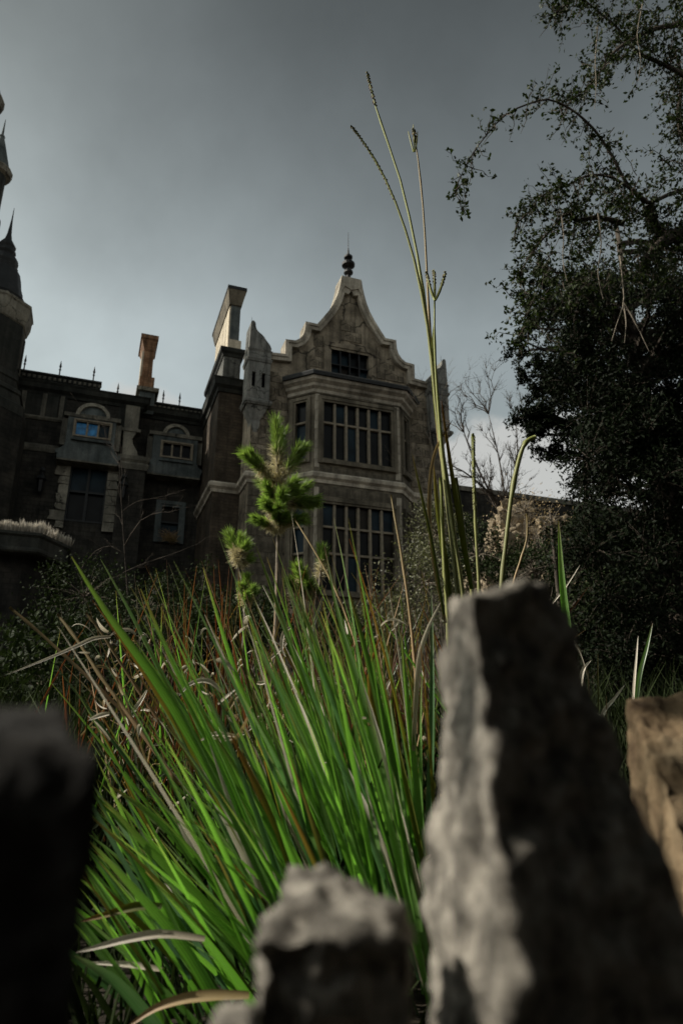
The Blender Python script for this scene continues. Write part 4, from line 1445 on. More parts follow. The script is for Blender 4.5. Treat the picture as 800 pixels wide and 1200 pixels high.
# bleached curled leaves caught among the blades
dry = empty('dry_leaf_litter', (0.0, 1.9, 0.7), 0, 'bleached curled dead leaves caught among the grass blades', 'dead leaves')


def curl(p, size, r):
    a = r.uniform(0, 2 * math.pi)
    d = Vector((math.cos(a), math.sin(a) * 0.6, r.uniform(-1.2, 1.4))).normalized()
    up = Vector((r.uniform(-.4, .4), r.uniform(-.4, .4), 1)).normalized()
    n = 9
    bend = r.uniform(-1.2, 2.8)
    pts = []
    q = p.copy()
    for i in range(n):
        pts.append(q.copy())
        ang = bend * (i / n - 0.35)
        q += (d * math.cos(ang) - up * math.sin(ang)) * size / n
    return pts


for i in range(230):
    Y = R1.uniform(1.4, 2.9)
    if i < 110:
        x, y = R1.uniform(100, 330), R1.uniform(740, 960)
    else:
        x, y = R1.uniform(120, 500), R1.uniform(720, 1150)
    mb = MB()
    blade_mesh(mb, curl(at(x, y, Y), R1.uniform(0.02, 0.06) * R1.choice((1, 1, 2)), R1), R1.uniform(0.004, 0.014), roll=R1.uniform(-1.4, 1.4), fold=0.4)
    part_from(mb, 'leaf', M[R1.choices(['straw', 'tan_stalk'], [80, 20])[0]], dry)
for pxs, Y, w, mt in [
    ([(262, 812), (245, 798), (225, 800), (210, 815)], 1.5, 0.012, 'straw'),
    ([(130, 746), (110, 748), (92, 756), (60, 770), (10, 790)], 1.6, 0.010, 'straw'),
    ([(275, 862), (250, 860), (235, 868)], 1.4, 0.01, 'straw'),
    ([(292, 1166), (250, 1166), (215, 1170), (180, 1182), (148, 1205)], 1.0, 0.014, 'tan_stalk'),
    ([(240, 1100), (190, 1094), (150, 1100), (120, 1108), (90, 1116)], 1.05, 0.012, 'straw'),
    ([(190, 1062), (160, 1062), (130, 1070), (95, 1080)], 1.15, 0.014, 'blade_yellow'),
    ([(255, 1030), (240, 1008), (222, 985), (208, 962)], 1.3, 0.018, 'straw'),
    ([(190, 1136), (150, 1130), (100, 1128)], 1.2, 0.010, 'straw'),
    ([(340, 735), (332, 742), (330, 760), (335, 770)], 1.9, 0.012, 'straw'),
    ([(484, 880), (490, 780), (500, 740), (516, 706)], 1.5, 0.013, 'straw'),
    ([(420, 860), (412, 820), (404, 790)], 1.5, 0.016, 'straw'),
]:
    mb = MB()
    blade_mesh(mb, poly(pxs, Y, Y, 12), w, roll=0.3)
    part_from(mb, 'leaf', M[mt], dry)

# dark low undergrowth that closes the gaps
ug = MB()
for i in range(8500):
    y = R1.uniform(1.15, 6.5)
    x = R1.uniform(-0.75, 0.75) * (y + 0.6)
    b = Vector((x, y, hgt(x, y) - 0.01))
    h = R1.uniform(0.15, 0.5) * (1 + 0.1 * y) * (0.35 if y < 1.8 else 1.0)
    tip = b + Vector((R1.gauss(0, 0.4) * h, R1.gauss(0, 0.3) * h, h))
    blade_mesh(ug, arch(b, tip, R1.uniform(-0.05, 0.1), 4), R1.uniform(0.008, 0.02), roll=R1.uniform(-1.5, 1.5))
o = ug.build('undergrowth', M['dull_leaf'], smooth=True, uv=True, fix=False)
tag(o, 'dark low undergrowth covering the ground behind the grass', None, None, 'stuff')


# ------------------------------------------------------------------ tall stalks
def stalk(root, pxs, Y0, Y1, r0, r1, mat='stem', n=18, name='stem'):
    pts = poly(pxs, Y0, Y1, n)
    mb = MB()
    tube(mb, pts, [(r0 + (r1 - r0) * (i / (n - 1))) * (1.32 if i % 5 == 3 else 1.0) for i in range(n)], 6)
    return part_from(mb, name, M[mat], root), pts


def spikelets(root, pts, n, size, mat, name='seed_spike', seed=0):
    """grains along a stem tip, alternating"""
    r = random.Random(seed)
    mb = MB()
    for k in range(n):
        t = k / n * (len(pts) - 1)
        i = min(int(t), len(pts) - 2)
        p = pts[i].lerp(pts[i + 1], t - i)
        d = (pts[i + 1] - pts[i]).normalized()
        s = d.cross(Vector((0, 1, 0))).normalized() * (1 if k % 2 else -1)
        q = p + d * size * 0.9 + s * size * 0.5 + Vector((0, r.uniform(-.4, .4) * size, 0))
        tube(mb, [p, p.lerp(q, 0.5) + s * size * 0.12, q], [size * 0.12, size * 0.22, size * 0.04], 5, k / n, k / n + 0.01)
    return part_from(mb, name, M[mat], root)


fl = empty('flowering_reed', (0.35, 2.3, 0.65), 0, 'tallest flowering grass with four green stems rising high against the sky', 'flowering grass')
st1, p1 = stalk(fl, [(430, 84), (438, 118), (450, 155), (470, 215), (487, 290), (498, 360), (506, 430), (514, 500), (528, 600), (541, 700), (552, 800)], 2.2, 2.3, .003, .0085)
spikelets(fl, p1[0:3], 26, 0.014, 'spike_red', seed=1)
st2, p2 = stalk(fl, [(411, 147), (426, 167), (449, 205), (471, 258), (490, 325), (503, 400), (511, 480), (524, 590), (536, 700), (545, 800)], 2.15, 2.3, .003, .008)
spikelets(fl, p2[0:6], 44, 0.012, 'spike_red', seed=2)
st3, p3 = stalk(fl, [(484, 150), (490, 190), (496, 250), (500, 320), (504, 400), (512, 500), (530, 620), (546, 720), (556, 800)], 2.25, 2.32, .0025, .008, 'tan_stalk')
spikelets(fl, p3[0:2], 14, 0.016, 'spike_red', seed=3)
for px in ([(484, 178), (481, 165), (478, 154)], [(485, 178), (485, 162), (484, 146)], [(486, 178), (488, 166), (489, 154)]):
    mb = MB()
    q = poly(px, 2.25, 2.25, 5)
    tube(mb, q, [.0025, .0032, .004, .003, .0015], 6)
    part_from(mb, 'seed_head', M['stem'], fl)
st4, p4 = stalk(fl, [(509, 350), (509, 400), (512, 460), (520, 550), (535, 650), (548, 740), (556, 800)], 2.2, 2.3, .0035, .009)
for px in ([(509, 352), (504, 338), (499, 318)], [(509, 350), (509, 335), (508, 316)], [(510, 352), (516, 338), (522, 318)]):
    q = poly(px, 2.2, 2.2, 6)
    mb = MB()
    tube(mb, q, [.0035, .005, .0055, .005, .0045, .002], 6)
    part_from(mb, 'seed_head', M['stem'], fl)
    spikelets(fl, list(reversed(q))[0:3], 10, 0.013, 'spike_red', seed=int(px[2][0]))
for px, w, mt in (([(516, 520), (511, 470), (507, 420), (508, 380)], .026, 'stem'), ([(552, 690), (543, 640), (533, 580), (524, 520), (517, 470)], .02, 'blade_yellow'),
                  ([(527, 700), (519, 640), (512, 590), (508, 545)], .024, 'blade_olive')):
    mb = MB()
    blade_mesh(mb, poly(px, 2.28, 2.26, 12), w, roll=0.2, fold=0.5)
    part_from(mb, 'sheath_leaf', M[mt], fl)
mb = MB()
blade_mesh(mb, poly([(522, 730), (510, 670), (503, 610), (504, 560), (510, 528), (522, 505), (530, 492)], 2.25, 2.25, 14), .016, roll=0.2, fold=0.4)
part_from(mb, 'dead_leaf', M['tan_stalk'], fl)
mb = MB()
blade_mesh(mb, poly([(520, 720), (507, 640), (496, 590), (488, 555), (483, 532)], 2.2, 2.2, 14), .012, roll=0.2, fold=0.4)
part_from(mb, 'sheath_leaf', M['blade_olive'], fl)
stalk(fl, [(516, 560), (519, 640), (524, 720), (528, 800)], 2.25, 2.3, .006, .008)
stalk(fl, [(534, 560), (545, 640), (556, 720), (562, 800)], 2.3, 2.35, .006, .009)


def lone(name, label, cat, pxs, Y0, Y1, r0, r1, mat, group=None, spike=None):
    base = at(*pxs[-1], Y1)
    root = empty(name, base, 0, label, cat, group)
    o, pts = stalk(root, pxs, Y0, Y1, r0, r1, mat)
    if spike:
        spikelets(root, pts[:spike[0]], spike[1], spike[2], spike[3], seed=len(label))
    return root


lone('straight_reed', 'straight upright reed with a fuzzy tip behind the tall slab', 'reed', [(554, 508), (555, 560), (557, 620), (561, 690), (566, 800)], 2.4, 2.4, .004, .0065, 'stem', None, (8, 60, 0.014, 'stem'))
lone('bent_reed', 'reed with a tan drooping tip leaning right above the tall slab', 'reed', [(627, 512), (616, 518), (608, 538), (600, 575), (593, 630), (586, 700), (580, 800)], 2.4, 2.4, .0085, .0085, 'stem', None, (5, 70, 0.012, 'tan_stalk'))
lone('dry_stalk', 'thin dry tan stalk in front of the lower bay window', 'dry stalk', [(458, 580), (463, 610), (470, 650), (478, 705), (486, 780), (490, 860)], 2.3, 2.2, .003, .0055, 'tan_stalk', 'thin dry stalks')
lone('dry_stalk', 'thin dry stalk rising right of the bent reed with a kinked foot', 'dry stalk', [(617, 602), (617, 630), (610, 655), (600, 690), (592, 760)], 2.5, 2.5, .003, .005, 'tan_stalk', 'thin dry stalks')
lone('dry_stalk', 'long bare stalk slanting up left beneath the young pine', 'dry stalk', [(345, 608), (365, 640), (390, 685), (412, 740), (430, 800)], 2.6, 2.4, .003, .005, 'tan_stalk', 'thin dry stalks')
lone('dry_stalk', 'pale cut stalk far left with a light tip above the black stone', 'dry stalk', [(12, 712), (45, 740), (80, 772), (110, 800), (170, 860)], 1.9, 1.9, .004, .005, 'tan_stalk', 'thin dry stalks')
lone('dry_stalk', 'pale cut stalk with a light tip crossing the dead white leaf at left', 'dry stalk', [(68, 720), (92, 752), (120, 795), (160, 850), (210, 920)], 1.9, 1.8, .004, .006, 'tan_stalk', 'thin dry stalks')
lone('dry_stalk', 'short pale cut stalk left of the widest green blade', 'dry stalk', [(101, 718), (118, 740), (150, 790), (190, 850)], 2.0, 2.0, .0035, .005, 'tan_stalk', 'thin dry stalks')


def leafy(name, label, cat, blades, group=None):
    root = empty(name, at(*blades[0][0][-1], blades[0][1]), 0, label, cat, group)
    for pxs, Y, w, mt in blades:
        mb = MB()
        blade_mesh(mb, list(reversed(poly(pxs, Y, Y, 12))), w, roll=R1.uniform(-0.3, 0.3), fold=0.3)
        part_from(mb, 'blade', M[mt], root)
    return root


leafy('sword_leaf', 'single broad green sword-shaped leaf right of the tall slab', 'grass blade', [([(654, 610), (656, 650), (659, 690), (664, 735), (668, 780), (672, 860)], 2.6, .034, 'blade')])
leafy('broken_grass', 'small tuft of broken tan blades behind the sword-shaped leaf', 'grass tuft', [
    ([(679, 662), (662, 688), (642, 714), (620, 760)], 2.7, .010, 'straw'), ([(690, 686), (676, 706), (660, 730), (640, 800)], 2.8, .006, 'blade_brown'),
    ([(648, 726), (656, 734), (664, 742), (680, 765)], 2.5, .018, 'straw'), ([(686, 738), (668, 750), (656, 758), (640, 800)], 2.8, .006, 'tan_stalk'),
    ([(666, 742), (672, 754), (680, 768), (690, 800)], 2.5, .007, 'straw'), ([(692, 774), (684, 782), (680, 798), (678, 840)], 2.5, .016, 'straw'),
    ([(688, 782), (689, 800), (690, 830), (690, 880)], 2.5, .006, 'tan_stalk'), ([(700, 766), (700, 790), (701, 835), (702, 880)], 2.5, .006, 'blade_olive')])
leafy('grass_sprig', 'pair of slender blades standing above the tan stone at right', 'grass tuft', [
    ([(764, 730), (757, 760), (748, 795), (742, 850)], 2.4, .018, 'blade'), ([(747, 745), (745, 770), (742, 805), (740, 850)], 2.4, .010, 'straw')])
leafy('grass_sprig', 'short bleached sprig between the tall slab and the tan stone', 'grass tuft', [
    ([(732, 802), (718, 820), (706, 836), (700, 870)], 2.3, .014, 'straw'), ([(697, 834), (702, 838), (708, 842), (706, 870)], 2.3, .008, 'straw'), ([(710, 815), (710, 830), (710, 850), (708, 880)], 2.3, .005, 'tan_stalk')])

# ------------------------------------------------------------------ foliage helpers
def leaves(name, centers, size, mat, parent=None, up=0.0, aspect=0.5, rs=None):
    """numpy leaf cloud: two-triangle rhombic leaves, folded on the midrib"""
    rs = rs or np.random.default_rng(3)
    C_ = np.asarray(centers, dtype=np.float64)
    n = len(C_)
    d = rs.normal(size=(n, 3))
    d[:, 2] += up
    d /= np.linalg.norm(d, axis=1)[:, None]
    e = np.cross(d, rs.normal(size=(n, 3)))
    e /= np.linalg.norm(e, axis=1)[:, None]
    nn = np.cross(d, e)
    s = size * rs.uniform(0.6, 1.35, size=(n, 1))
    v = np.empty((n, 4, 3))
    v[:, 0] = C_ - d * s * 0.5
    v[:, 1] = C_ + e * s * aspect * 0.5 + nn * s * 0.08
    v[:, 2] = C_ + d * s * 0.5
    v[:, 3] = C_ - e * s * aspect * 0.5 + nn * s * 0.08
    me = bpy.data.meshes.new(name)
    me.vertices.add(n * 4)
    me.vertices.foreach_set('co', v.astype(np.float32).ravel())
    idx = np.arange(n)[:, None] * 4
    tri = np.concatenate([idx + np.array([0, 1, 2]), idx + np.array([0, 2, 3])], axis=1).reshape(-1)
    me.loops.add(len(tri))
    me.loops.foreach_set('vertex_index', tri.astype(np.int32))
    me.polygons.add(n * 2)
    me.polygons.foreach_set('loop_start', np.arange(0, n * 6, 3, dtype=np.int32))
    lay = me.uv_layers.new(name='UVMap')
    uvv = np.tile(np.array([[0.5, 0], [1, 0.5], [0.5, 1], [0, 0.5]], dtype=np.float32), (n, 1))
    lay.data.foreach_set('uv', uvv[tri].ravel())
    me.materials.append(mat)
    me.update(calc_edges=True)
    me.validate()
    o = bpy.data.objects.new(name, me)
    link(o, parent)
    if parent is not None:
        o.matrix_parent_inverse = Matrix.Translation(parent.location).inverted()
    return o


def world_part(mb, name, mat, parent, **kw):
    o = mb.build(name, mat, parent, **kw)
    o.matrix_parent_inverse = Matrix.Translation(parent.location).inverted()
    return o


def wander(p0, p1, n, amp, r, sag=0.0):
    out = []
    ln = (p1 - p0).length
    for i in range(n):
        t = i / (n - 1)
        k = math.sin(math.pi * t)
        q = p0.lerp(p1, t) + Vector((r.uniform(-1, 1), r.uniform(-1, 1), r.uniform(-1, 1))) * amp * ln * k
        q.z += sag * ln * k
        out.append(q)
    return out


# ------------------------------------------------------------------ overhanging tree, upper right
R2 = random.Random(5)
oak_c = []
oakT = Vector((6.6, 8.4, hgt(6.6, 8.4)))
oak = empty('overhanging_tree', oakT, 0, 'large small-leaved tree arching its long twiggy limbs in from the upper right', 'tree')
mb = MB()
fork = Vector((6.3, 8.2, 6.6))
tube(mb, [oakT - Vector((0, 0, .1)), oakT + Vector((-.1, 0, 1.5)), Vector((6.4, 8.3, 4.2)), fork, Vector((6.5, 8.4, 9.0)), Vector((6.9, 8.6, 12.0))], [.42, .34, .28, .24, .17, .08], 9)
world_part(mb, 'trunk', M['bark'], oak, smooth=True)
limbs = [
    ([(800, 222), (782, 228), (758, 238), (742, 224), (730, 209), (716, 182), (703, 162), (691, 147), (670, 129), (644, 117), (618, 122), (590, 136), (565, 164), (548, 189), (536, 215), (532, 226)], 7.2, 6.0, .024, .005),
    ([(758, 238), (747, 228), (716, 208), (688, 206), (660, 219), (635, 229), (620, 248), (605, 262)], 7.0, 6.4, .02, .005),
    ([(830, 270), (800, 272), (780, 280), (765, 292), (750, 310)], 7.4, 7.0, .09, .03),
    ([(758, 240), (766, 262), (783, 276), (800, 290)], 7.2, 7.6, .045, .03),
    ([(850, 18), (800, 28), (770, 33), (748, 42), (720, 60), (700, 88), (680, 110), (655, 122)], 7.0, 6.6, .04, .006),
    ([(830, 110), (800, 88), (775, 75), (745, 60), (720, 30), (690, 5), (665, -20)], 7.3, 6.8, .035, .008),
    ([(830, 200), (800, 160), (795, 130), (798, 90), (790, 60)], 7.6, 7.4, .05, .015),
    ([(730, 262), (700, 255), (675, 258), (663, 250), (640, 275), (620, 300), (606, 330)], 7.3, 6.9, .035, .006),
    ([(830, -20), (760, -30), (700, -20), (660, 8), (648, 18)], 6.6, 6.2, .05, .006),
]
mbL = MB()
leafc = []
for pxs, Y0, Y1, r0, r1 in limbs:
    pts = poly(pxs, Y0, Y1, 34)
    n = len(pts)
    mb = MB()
    tube(mb, [fork.lerp(pts[0], 0.6), pts[0]] + pts[1:] if pxs[0][0] >= 800 else pts,
         [r0 * 1.3] * (1 if pxs[0][0] >= 800 else 0) + [r0 * (1 - i / (n - 1)) ** 1.3 + r1 for i in range(n)], 7)
    world_part(mb, 'branch', M['bark'], oak, smooth=True)
    for i in range(3, n):
        f = i / n
        for _ in range(3 if f > .3 else 2):
            p = pts[i]
            d = Vector((R2.uniform(-1, 0.6), R2.uniform(-1, 1), R2.uniform(-1.1, 0.9))).normalized()
            ln = R2.uniform(0.12, 0.55) * (1.15 - 0.75 * max(0, f - 0.25))
            q = p + d * ln + Vector((0, 0, -0.12 * ln))
            tw = wander(p, q, 5, 0.08, R2, -0.05)
            tube(mbL, tw, [0.006, .005, .004, .003, .0015], 4)
            m = int(ln / 0.04 * 0.9)
            for k in range(m):
                t = R2.uniform(0.15, 1.05)
                c = p.lerp(q, t) + Vector((R2.gauss(0, .03), R2.gauss(0, .03), R2.gauss(0, .03)))
                for _l in range(R2.choice((1, 2, 3))):
                    leafc.append(c + Vector((R2.gauss(0, .018), R2.gauss(0, .018), R2.gauss(0, .018))))
# denser twig masses at the right and the top
for cx, cy, sx, sy, cnt in ((770, 20, 60, 40, 34), (715, 50, 45, 40, 22), (690, 100, 30, 30, 9), (790, 150, 16, 60, 10), (740, 225, 50, 30, 16), (690, 262, 40, 22, 18),
                            (775, 210, 30, 40, 10), (650, 305, 32, 28, 30), (690, 320, 50, 36, 40), (760, 315, 50, 36, 34), (622, 350, 18, 40, 26)):
    for _ in range(cnt):
        x, y, Y = R2.gauss(cx, sx * .6), R2.gauss(cy, sy * .6), R2.uniform(6.4, 8.2)
        p = at(x, y, Y)
        q = p + Vector((R2.uniform(-.5, .35), R2.uniform(-.3, .3), R2.uniform(-.55, .25)))
        tube(mbL, wander(p, q, 6, 0.1, R2, 0.05), [.007, .006, .005, .004, .003, .0015], 4)
        for k in range(int((q - p).length / .04 * 1.25)):
            c = p.lerp(q, R2.uniform(0.0, 1.05)) + Vector((R2.gauss(0, .045), R2.gauss(0, .045), R2.gauss(0, .045)))
            for _l in range(R2.choice((1, 2, 3))):
                leafc.append(c + Vector((R2.gauss(0, .02), R2.gauss(0, .02), R2.gauss(0, .02))))
world_part(mbL, 'twigs', M['bark'], oak)
for pxs in ([(726, 300), (729, 330), (730, 355), (722, 380), (716, 400)], [(730, 355), (742, 375), (752, 395), (760, 412)], [(730, 356), (733, 380), (731, 402)],
            [(656, 245), (660, 275), (659, 305), (664, 330)], [(700, 250), (704, 285), (700, 320), (706, 350)], [(752, 5), (746, 40), (750, 70), (747, 95)], [(700, 30), (697, 70), (698, 100), (696, 128)]):
    mb = MB()
    tube(mb, poly(pxs, 6.3, 6.2, 10), [.009 - .0007 * i for i in range(10)], 5)
    world_part(mb, 'dead_twig', M['bark_pale'], oak)
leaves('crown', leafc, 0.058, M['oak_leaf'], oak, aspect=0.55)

# ------------------------------------------------------------------ dense dark evergreens, right side
def evergreen(label, base, blobs, nl, size, mat, seed, trunk_r=.16, name='evergreen_tree', grp=None, limbs_n=None):
    """blobs: (world centre, radius); leaves gather on ragged sprays that fan out from each centre"""
    r = random.Random(seed)
    rs = np.random.default_rng(seed)
    t = empty(name, base, 0, label, 'tree', grp)
    top = max(b[0].z for b in blobs)
    mid = sum((b[0] for b in blobs), Vector()) / len(blobs)
    mb = MB()
    spine = [base - Vector((0, 0, .1)), base.lerp(Vector((mid.x, mid.y, base.z)), .5) + Vector((0, 0, (top - base.z) * .3)), Vector((mid.x, mid.y, mid.z)), Vector((mid.x, mid.y, top))]
    tube(mb, spine, [trunk_r, trunk_r * .8, trunk_r * .55, trunk_r * .2], 8)
    world_part(mb, 'trunk', M['bark'], t, smooth=True)
    mb = MB()
    cs = []
    for c, rad in blobs:
        zz = min(max(c.z - rad, base.z + .3), top)
        s = Vector((mid.x, mid.y, zz))
        tube(mb, wander(s, c, 6, 0.06, r, 0.04), [trunk_r * .3, trunk_r * .25, trunk_r * .2, trunk_r * .14, trunk_r * .1, trunk_r * .05], 5)
        for k in range(int(26 * rad / .5)):
            d = Vector((r.gauss(0, 1), r.gauss(0, 1), r.gauss(0, .9))).normalized()
            tip = c + d * rad * r.uniform(.45, 1.2)
            st = c + d * rad * .15
            tube(mb, [st, st.lerp(tip, .5) + Vector((0, 0, .03)), tip], [.008, .005, .002], 4)
            m = int(nl * r.uniform(.5, 1.4))
            tt = rs.uniform(.2, 1.1, size=(m, 1)) ** .7
            pts = np.array(st) + (np.array(tip) - np.array(st)) * tt + rs.normal(size=(m, 3)) * (.085 * rad / .5) * (.4 + .6 * tt)
            cs.append(pts)
    world_part(mb, 'branches', M['bark'], t)
    leaves('crown', np.concatenate(cs), size, mat, t, up=0.4, aspect=.42, rs=rs)
    return t


def blobs_px(pl, n, Y0, Y1, rr, r, keep=None):
    """n blob centres inside a photograph polygon at depths Y0..Y1"""
    out = []
    xs, ys = [p[0] for p in pl], [p[1] for p in pl]
    tries = 0
    while len(out) < n and tries < 9999:
        tries += 1
        x, y = r.uniform(min(xs), max(xs)), r.uniform(min(ys), max(ys))
        ins = False
        j = len(pl) - 1
        for i in range(len(pl)):
            if (pl[i][1] > y) != (pl[j][1] > y) and x < (pl[j][0] - pl[i][0]) * (y - pl[i][1]) / (pl[j][1] - pl[i][1]) + pl[i][0]:
                ins = not ins
            j = i
        if ins:
            Y = r.uniform(Y0, Y1)
            out.append((at(x, y, Y), r.uniform(*rr)))
    return out


r3 = random.Random(11)
b1 = blobs_px([(640, 345), (690, 322), (760, 305), (900, 285), (900, 560), (700, 560), (690, 560), (665, 535), (645, 490), (638, 420)], 105, 9.0, 12.0, (.38, .62), r3)
b1 += [(at(r3.uniform(606, 632), y, r3.uniform(9.2, 10.5)), r3.uniform(.12, .28)) for y in range(315, 520, 14)] + [(at(x, 490, 9.8), .3) for x in (612, 628, 650)] + [(at(x, 530, 10), .22) for x in (640, 660)]
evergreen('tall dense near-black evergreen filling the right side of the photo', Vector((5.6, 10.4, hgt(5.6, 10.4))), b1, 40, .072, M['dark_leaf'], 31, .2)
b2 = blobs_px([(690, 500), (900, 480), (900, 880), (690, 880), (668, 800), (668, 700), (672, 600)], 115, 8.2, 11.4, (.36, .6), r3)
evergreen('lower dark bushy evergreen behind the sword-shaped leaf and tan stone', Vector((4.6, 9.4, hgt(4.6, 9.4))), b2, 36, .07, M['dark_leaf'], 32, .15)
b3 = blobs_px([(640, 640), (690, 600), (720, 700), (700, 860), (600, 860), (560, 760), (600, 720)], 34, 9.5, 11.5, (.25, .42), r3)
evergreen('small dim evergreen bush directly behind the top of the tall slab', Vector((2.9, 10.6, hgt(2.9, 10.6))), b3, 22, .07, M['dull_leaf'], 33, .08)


# ------------------------------------------------------------------ bare trees and dry branches
def bare(name, label, base, mains, seed, r0, mat, depth=3, n_side=6, cat='bare tree', grp=None, spread=0.5, droop=0.0):
    r = random.Random(seed)
    t = empty(name, base, 0, label, cat, grp)
    mb = MB()

    def grow(pts, rad, lvl):
        n = len(pts)
        tube(mb, pts, [rad * (1 - .8 * i / (n - 1)) for i in range(n)], 5 if lvl else 7)
        if lvl >= depth:
            return
        for _ in range(n_side if lvl < 2 else 4):
            i = r.randint(max(1, n // 4), n - 1)
            d = (pts[i] - pts[i - 1]).normalized()
            d = (d + Vector((r.uniform(-1, 1), r.uniform(-1, 1), r.uniform(-.5, .9))) * spread * 1.4).normalized()
            ln = sum((pts[k + 1] - pts[k]).length for k in range(n - 1)) * r.uniform(.18, .38)
            q = pts[i] + d * ln + Vector((0, 0, -droop * ln))
            grow(wander(pts[i], q, 6, .07, r, droop * .3), rad * .42, lvl + 1)

    for pts in mains:
        grow(pts, r0, 0)
    world_part(mb, 'branches', mat, t, smooth=True)
    return t


B0 = at(590, 640, 19)
gB = Vector((B0.x, 19, hgt(B0.x, 19)))
bare('bare_tree', 'leafless twiggy tree between the house and the dark evergreens', gB,
     [[gB, B0] + poly([(592, 610), (591, 580), (586, 545), (578, 510), (572, 485)], 19, 19, 6),
      poly([(592, 615), (578, 585), (560, 550), (546, 515), (540, 495)], 19, 18.6, 7),
      poly([(590, 610), (600, 570), (606, 530), (604, 495)], 19, 19.4, 7),
      poly([(590, 595), (565, 570), (542, 552), (528, 546)], 19, 18, 7)], 3, .045, M['bark'], 3, 13, spread=.5)
C0 = at(150, 700, 14)
gC = Vector((C0.x, 14, hgt(C0.x, 14)))
bare('bare_shrub', 'thin leafless sapling with pale twigs in front of the shadowed wing', gC,
     [[gC, C0] + poly([(147, 660), (143, 600), (140, 545), (136, 530)], 14, 14, 6),
      poly([(146, 640), (165, 610), (190, 600), (205, 602)], 14, 13.6, 7), poly([(143, 600), (160, 588), (180, 584), (196, 580)], 14, 14.4, 7),
      poly([(146, 650), (130, 640), (112, 646), (100, 660)], 14, 14, 7), poly([(147, 670), (170, 660), (200, 650), (225, 640)], 14, 14, 7)], 4, .014, M['bark'], 2, 6, 'bare shrub', spread=.5)
V0 = [at(520, 640, 22.5)]
bare('dry_creeper', 'pale leafless creeper spread on the wall right of the bay window', Vector((V0[0].x, 22.5, hgt(V0[0].x, 22.5))),
     [poly([(520, 700), (516, 640), (512, 580), (505, 520), (500, 480)], 22.3, 24.2, 9), poly([(520, 660), (510, 600), (498, 560), (492, 520)], 22.6, 24, 9),
      poly([(522, 650), (522, 580), (520, 520), (516, 470)], 22.6, 24.5, 9)], 9, .03, M['bark_pale'], 3, 6, 'creeper', spread=.7)


# ------------------------------------------------------------------ shrubs, bank boulders
def shrub(label, c, rad, nl, size, mat, seed, grp, squash=.8, twig=True):
    r = random.Random(seed)
    rs = np.random.default_rng(seed)
    t = empty('shrub', Vector((c.x, c.y, hgt(c.x, c.y))), 0, label, 'shrub', grp)
    mb = MB()
    base = Vector((c.x, c.y, hgt(c.x, c.y) - .05))
    cs = []
    for k in range(46):
        d = Vector((r.gauss(0, 1), r.gauss(0, 1), abs(r.gauss(0, .9)) if c.z - base.z < rad * 1.4 else r.gauss(0, .9))).normalized()
        tip = c + Vector((d.x * rad, d.y * rad, d.z * rad * squash)) * r.uniform(.55, 1.15)
        tube(mb, wander(base if k < 12 else c, tip, 5, .05, r, .05), [.014, .01, .007, .004, .002], 4)
        m = int(nl * r.uniform(.4, 1.5))
        pts = np.array(tip) + rs.normal(size=(m, 3)) * rad * np.array([.17, .17, .14])
        cs.append(pts)
    world_part(mb, 'stems', M['bark_pale'], t)
    leaves('foliage', np.concatenate(cs), size, mat, t, up=.3, aspect=.45, rs=rs)
    return t


SG = 'garden shrubs in front of the house'
shrub('pale olive shrub under the right side of the bay window', at(495, 685, 13.5), .95, 60, .075, M['shrub_leaf'], 1, SG)
shrub('greyish olive shrub against the wall right of the lower bay window', at(512, 625, 15), .75, 50, .075, M['shrub_leaf'], 2, SG)
shrub('low olive shrub just above the left edge of the tall slab', at(455, 730, 11), .6, 50, .07, M['shrub_leaf'], 3, SG)
shrub('dark round shrub below the side wall beside the bare tree', at(560, 650, 13.5), .8, 60, .08, M['dull_leaf'], 4, SG)
shrub('dark shrub on the bank right of the bare tree', at(625, 670, 13), .7, 60, .075, M['dull_leaf'], 5, SG)
DG = 'dark shrubs below the long wing'
for i, (x, y, Y, rad, lab) in enumerate([(30, 800, 10, 1.0, 'dark shrub below the porch at the far left'), (110, 760, 11, 1.0, 'dark shrub at the foot of the big lower window'),
                                         (190, 770, 10, .9, 'dark shrub under the small planter window'), (255, 745, 11, .8, 'dark shrub under the chimney breast'),
                                         (330, 760, 11, .8, 'dark shrub behind the foot of the young pine'), (395, 770, 10, .7, 'dark shrub under the middle of the bay window'),
                                         (60, 840, 6, .8, 'nearest dark shrub above the black stone')]):
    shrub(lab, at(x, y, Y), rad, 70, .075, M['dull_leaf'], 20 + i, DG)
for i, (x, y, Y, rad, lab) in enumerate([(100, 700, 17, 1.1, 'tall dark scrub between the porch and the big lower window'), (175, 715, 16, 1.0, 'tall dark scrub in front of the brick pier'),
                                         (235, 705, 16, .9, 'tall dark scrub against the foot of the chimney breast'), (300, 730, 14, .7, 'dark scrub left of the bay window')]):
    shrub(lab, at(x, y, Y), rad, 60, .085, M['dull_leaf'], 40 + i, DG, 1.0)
# dry plant on the sill of the small window
W2 = W @ Vector(lo(-6.0, NB + 0.15, 8.75))
t = empty('window_plant', W2, 0, 'straw coloured dry plant on the ledge of the small wing window', 'plant')
mb = MB()
r = random.Random(2)
for k in range(150):
    a = r.uniform(0, 6.28)
    tip = W2 + Vector((math.cos(a) * r.uniform(.1, .55), math.sin(a) * .3 - .12, r.uniform(-.15, .5)))
    blade_mesh(mb, arch(W2 + Vector((r.uniform(-.3, .3), 0, .0)), tip, .2, 5), .022, roll=r.uniform(-1, 1))
world_part(mb, 'dry_leaves', M['tan_stalk'], t, uv=True, fix=False)

